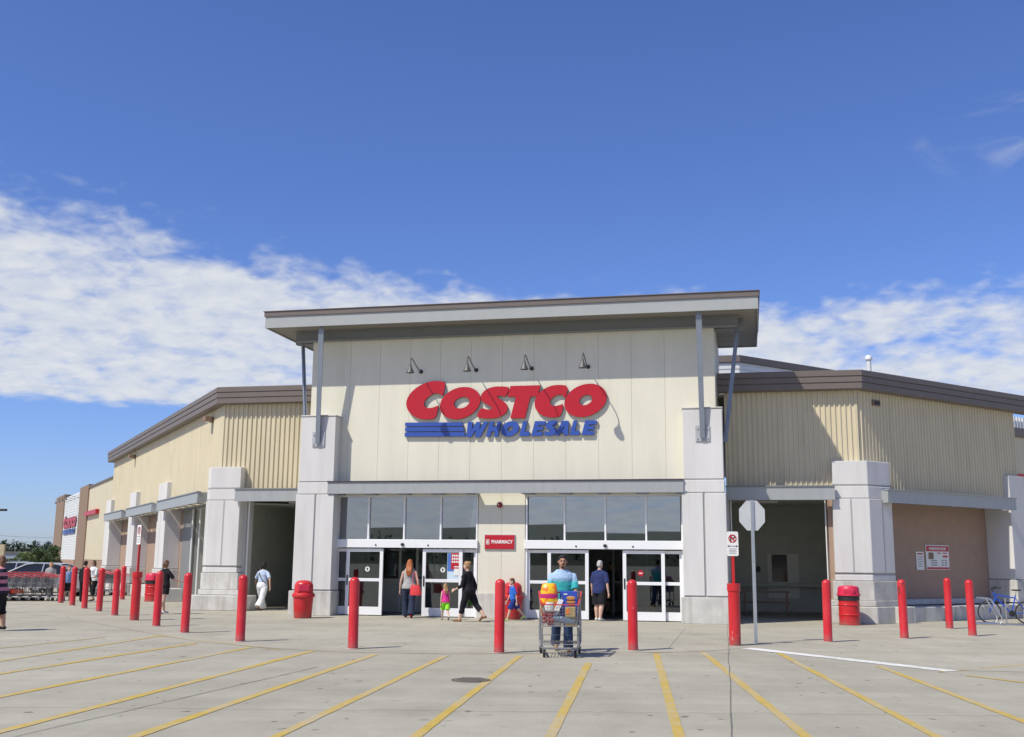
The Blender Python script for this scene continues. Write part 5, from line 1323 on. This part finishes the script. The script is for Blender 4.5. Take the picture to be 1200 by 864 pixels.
mb = MB(); mb.path([T((.085, -.0, .83)), T((.05, .078, .76)), T((-.03, .082, .64)), T((-.11, .03, .55))], .008 * 1.58, 6); mb.build('shoulder_strap', 'black_cloth', wt, True)
person('brown-haired woman in black top and black shorts walking behind a left bollard', 190, 720, 150, 1.60, fem=True, legs=((14, 5), (-12, 14)), arms=((6, 14, 10), (24, 26, 58)), hair=('hair_brown', 'bob'), top=('black_cloth', .40, 0, .50), bottom=('black_cloth', .27, .008), shoe='shoe_white', skin='skin_fair', wide=1.12)
person('child in blue T-shirt and dark shorts standing by the trolleys', 78, 704.5, 35, 1.36, child=True, legs=((6, 4), (-5, 8)), arms=((6, 9, 20), (4, 9, 16)), hair=('hair_brown', 'short'), top=('sky_top', .44, 0), bottom=('black_cloth', .48, .014), shoe='shoe_grey', skin='skin_fair')
person('shopper dressed all in black seen from behind near the trolleys', 96.5, 706, 170, 1.52, legs=((5, 4), (-6, 8)), arms=((8, 9, 16), (4, 9, 30)), hair=('hair_black', 'short'), top=('black_cloth', .9, 0), bottom=('black_cloth', 1., .01), shoe='rubber')
sg_, T, AR, LG = person('woman in white patterned top and sunglasses beside the shopper in black', 107.5, 705, -28, 1.54, fem=True, legs=((8, 4), (-7, 10)), arms=((14, 10, 60), (8, 10, 40)), hair=('hair_brown', 'bob'), top=('white_cloth', .44, 0, .50), bottom=('black_cloth', .8, .008), shoe='shoe_grey', skin='skin_fair', wide=1.1)
mb = MB(); hc = T((0, -.004, .93))
for s_ in (-1, 1): mb.ell((hc.x + s_ * .03, hc.y - .088, hc.z + .008), (.024, .008, .018), 10, 6)
mb.box(hc.x - .075, hc.x + .075, hc.y - .086, hc.y - .083, hc.z + .012, hc.z + .018); mb.build('sunglasses', 'black', sg_)
person('shopper in pink and dark striped shirt cut by the left edge', -3.5, 739.5, -75, 1.66, fem=True, legs=((6, 4), (-4, 8)), arms=((10, 8, 70), (12, 8, 60)), hair=('hair_brown', 'bob'), top=('stripe_shirt', .5, 0, .49), bottom=('black_cloth', .66, .012), shoe='rubber', wide=1.25)
person('person with pale fair hair standing behind the trolley row', 57, 700, 20, 1.44, legs=((4, 4), (-4, 6)), arms=((10, 8, 30), (8, 8, 30)), hair=('hair_blond', 'bob'), top=('grey_top', .44, 0), bottom=('grey_dark', 1, .01), shoe='rubber', skin='skin_fair')
fresh(PENDING)

# ================================================================== BICYCLE AND RACK
g = ground(1184, 732); BR = R(-11)
bk = empty('bicycle', (g.x, g.y + .1, .004), BR); tag(bk, 'blue bicycle leaning in the rack at the right edge', 'bicycle')
def ring_tube(mb, c, r_, rt, n=32, k=6):
    pts = [(c[0] + r_ * math.cos(2 * math.pi * i / n), c[1], c[2] + r_ * math.sin(2 * math.pi * i / n)) for i in range(n)]
    vs, fs = [], []
    for i in range(n):
        a = 2 * math.pi * i / n
        vs += [(c[0] + (r_ + rt * math.cos(2 * math.pi * j / k)) * math.cos(a), c[1] + rt * math.sin(2 * math.pi * j / k), c[2] + (r_ + rt * math.cos(2 * math.pi * j / k)) * math.sin(a)) for j in range(k)]
    for i in range(n):
        for j in range(k): fs.append((i * k + j, i * k + (j + 1) % k, ((i + 1) % n) * k + (j + 1) % k, ((i + 1) % n) * k + j))
    mb.add(vs, fs)
fwc, rwc = (-.50, 0, .33), (.52, 0, .33)
for c in (fwc, rwc):
    mb = MB(); ring_tube(mb, c, .31, .02); wo = mb.build('wheel', 'rubber', bk, True)
    mb = MB(); ring_tube(mb, c, .287, .008); mb.tube((c[0], -.03, c[2]), (c[0], .03, c[2]), .022, .022, 10)
    for k in range(18):
        a = k * math.tau / 18; mb.tube((c[0] + .02 * math.cos(a), .015 * (-1) ** k, c[2] + .02 * math.sin(a)), (c[0] + .285 * math.cos(a), 0, c[2] + .285 * math.sin(a)), .0018, .0018, 4)
    mb.build('rim', 'chrome', wo, True)
hd_, bb, st_ = Vector((-.34, 0, .80)), Vector((.10, 0, .30)), Vector((.22, 0, .74))
mb = MB(); mb.tube(hd_ + Vector((-.03, 0, .10)), hd_ - Vector((-.04, 0, .06)), .024); mb.tube(hd_ + Vector((0, 0, .04)), st_ + Vector((0, 0, .0)), .019); mb.tube(hd_ - Vector((-.02, 0, .03)), bb, .024); mb.tube(bb, st_ + Vector((.02, 0, .08)), .019)
for y in (-.05, .05): mb.tube(bb, (rwc[0], y, rwc[2]), .011); mb.tube(st_, (rwc[0], y, rwc[2]), .010)
mb.build('frame', 'bike_blue', bk, True)
mb = MB()
for y in (-.055, .055): mb.path([(hd_.x + .03, y, hd_.z - .06), (fwc[0] + .05, y, .45), (fwc[0], y, fwc[2])], .013, 8)
mb.box(hd_.x + .005, hd_.x + .06, -.065, .065, hd_.z - .075, hd_.z - .045); mb.build('fork', 'bike_blue', bk, True)
mb = MB(); mb.tube(st_ + Vector((.02, 0, .08)), (.27, 0, .95), .013); mb.build('seat_post', 'chrome', bk)
mb = MB(); mb.loft([(.27, 0, .945, .10, .05), (.26, 0, .975, .15, .075), (.27, 0, .985, .12, .06)], 18); mb.build('saddle', 'black', bk, True)
mb = MB(); mb.tube(hd_ + Vector((-.03, 0, .1)), (-.40, 0, 1.0), .014); mb.path([(-.30, -.29, 1.03), (-.38, -.12, 1.0), (-.40, 0, 1.0), (-.38, .12, 1.0), (-.30, .29, 1.03)], .012, 8); hb = mb.build('handlebar', 'black', bk, True)
mb = MB(); 
for y in (-.29, .29): mb.tube((-.30, y, 1.03), (-.20, y * 1.02, 1.04), .018)
mb.build('grip', 'rubber', hb, True)
mb = MB(); mb.tube((bb.x, -.055, bb.z), (bb.x, -.045, bb.z), .09, .09, 20); mb.tube((bb.x, -.07, bb.z), (bb.x + .10, -.07, bb.z - .13), .010); mb.tube((bb.x, .07, bb.z), (bb.x - .10, .07, bb.z + .13), .010); mb.box(bb.x + .06, bb.x + .14, -.15, -.07, bb.z - .145, bb.z - .12); mb.box(bb.x - .14, bb.x - .06, .07, .15, bb.z + .12, bb.z + .145); mb.build('crank', 'black', bk)
g = ground(1160, 733)
rk = empty('bicycle_rack', (g.x, g.y - .05, .004), BR); tag(rk, 'bent silver tube bicycle rack holding the blue bicycle front wheel', 'bicycle rack')
mb = MB()
for y in (0, .55): mb.path([(-.22, y, .75), (-.02, y, .75), (.06, y, .70), (.30, y, .24), (.32, y, .12), (.26, y, .05), (.10, y, .04), (-.4, y, .04)], .022, 8)
mb.build('hoop', 'chrome', rk, True)
mb = MB(); mb.tube((-.4, -.1, .04), (-.4, .65, .04), .02); mb.tube((.9, -.1, .03), (.9, .65, .03), .02); mb.tube((-.4, .0, .03), (1.0, .0, .03), .018); mb.tube((.5, .3, 0), (.5, .3, .75), .022); mb.build('rail', 'chrome', rk, True)

# ================================================================== CARS behind the trolleys
def car(x, Y, rz, paint, label, zs=1.):
    t = empty('parked_car', (x, Y, .004), rz); tag(t, label, 'car', 'cars parked beyond the trolleys')
    prof = [(-2.25, .35), (-2.28, .55), (-2.2, .72), (-1.3, .90), (-.95, .93), (1.55, .95), (2.15, .92), (2.25, .75), (2.24, .35)]
    def sec(y): k = abs(y) / .88; return [(px_ * (1 - .05 * k ** 3), y, .28 + (pz - .28) * (1 - .06 * k ** 4)) for px_, pz in prof]
    ys = [-.90, -.82, -.6, -.3, 0, .3, .6, .82, .90]; vs = []; n = len(prof)
    for y in ys: vs += sec(y)
    mb = MB(); mb.add(vs, [(j * n + i, j * n + (i + 1) % n, (j + 1) * n + (i + 1) % n, (j + 1) * n + i) for j in range(len(ys) - 1) for i in range(n)] + [tuple(range(n)), tuple(range((len(ys) - 1) * n, len(ys) * n))])
    mb.build('body', paint, t, True)
    c = [(-1.15, .91), (-.35, 1.34), (.0, 1.39), (.7, 1.38), (1.0, 1.33), (1.75, .94)]
    def csec(y): k = abs(y) / .8; w = [1, .86, .84, .84, .86, 1]; return [(a, y * w[i], z_ - (.03 * k ** 3 if 0 < i < 5 else 0)) for i, (a, z_) in enumerate(c)]
    ys = [-.80, -.5, 0, .5, .80]; vs = []; n = len(c)
    for y in ys: vs += csec(y)
    mb = MB(); mb.add(vs, [(j * n + i, j * n + (i + 1) % n, (j + 1) * n + (i + 1) % n, (j + 1) * n + i) for j in range(len(ys) - 1) for i in range(n)] + [tuple(range(n)), tuple(range((len(ys) - 1) * n, len(ys) * n))])
    mb.build('windows', 'car_glass', t, True)
    mb = MB()
    vs = []; rf = [(-.37, 1.345), (-.0, 1.405), (.7, 1.395), (1.02, 1.345)]
    for y in (-.70, -.4, 0, .4, .70): vs += [(a, y, z_ - .045 * (abs(y) / .7) ** 3) for a, z_ in rf]
    mb.add(vs, [(j * 4 + i, j * 4 + i + 1, j * 4 + i + 5, j * 4 + i + 4) for j in range(4) for i in range(3)])
    for s_ in (-1, 1):
        mb.path([(-1.18, s_ * .82, .92), (-.36, s_ * .70, 1.32), (.0, s_ * .685, 1.37), (.7, s_ * .685, 1.36), (1.02, s_ * .70, 1.32), (1.8, s_ * .82, .95)], .03, 6); mb.tube((.35, s_ * .83, .93), (.40, s_ * .70, 1.36), .035)
    ro = mb.build('roof', paint, t, True)
    for x_ in (-1.4, 1.38):
        for y in (-.80, .80):
            w = MB(); w.tube((x_, y - .10, .31), (x_, y + .10, .31), .31, .31, 22); wo = w.build('wheel', 'rubber', t, True); w = MB(); w.tube((x_, y - .105, .31), (x_, y + .105, .31), .19, .19, 14); w.build('rim', 'chrome', wo, True)
    for y in (-.62, .62):
        w = MB(); w.ell((-2.2, y, .66), (.07, .16, .06)); w.build('headlight', 'white_metal', t, True)
        w = MB(); w.ell((2.2, y, .76), (.06, .15, .07)); w.build('tail_light', 'sign_red', t, True)
    return t
def car_at(px, Y): d = ray(px, 660); return (CAM + d * (Y / d.y)).x
car(car_at(48, 47), 47, R(4), 'car_silver', 'silver car with its dark windows showing above the trolley row, nearest the far wing')
car(car_at(16, 51), 51, R(6), 'car_silver', 'silver-white car behind the trolleys at the far left edge')
car(car_at(12, 60), 60, R(3), 'car_dark', 'dark car parked behind the silver cars')
# street lamp whose arm reaches in at the left edge
d = ray(-14, 700); P = CAM + d * (60 / d.y); hz = (CAM + ray(3, 597.5) * (60 / ray(3, 597.5).y))
t = empty('street_lamp', (P.x, 60, 0)); tag(t, 'dark street lamp head reaching in from the left edge of the sky', 'street lamp')
MB().tube((0, 0, 0), (0, 0, hz.z), .08, .06, 10).build('pole', 'beam_grey', t, True)
mb = MB(); mb.box(.05, hz.x - P.x + .22, -.14, .14, hz.z - .07, hz.z + .05); bevel(mb.build('lamp_head', 'black', t), .03)
# board post at the left edge
d = ray(-1, 660); P = CAM + d * (43 / d.y)
t = empty('board', (P.x, 43, 0)); tag(t, 'beige board on a post behind the striped shopper at the left edge', 'board')
MB().box(-.06, .06, -.04, .04, 0, 1.5).build('post', 'annex_brown', t); MB().box(-.2, .17, -.06, .06, 1.5, 2.12).build('panel', 'beige_board', t)
# two faint overhead wires
for k, (ya, yb) in enumerate(((622, 630), (630, 634))):
    a = CAM + ray(-60, ya) * (150 / ray(-60, ya).y); b = CAM + ray(110, yb) * (170 / ray(110, yb).y)
    mb = MB(); pts = [tuple(a.lerp(b, i / 10) - Vector((0, 0, 1.6 * (.25 - (i / 10 - .5) ** 2)))) for i in range(11)]; mb.path(pts, .018, 5)
    tag(mb.build('overhead_wire', 'steel_blue'), ('upper' if k == 0 else 'lower') + ' of the two faint overhead wires crossing the sky at the left', 'wire', 'overhead wires')
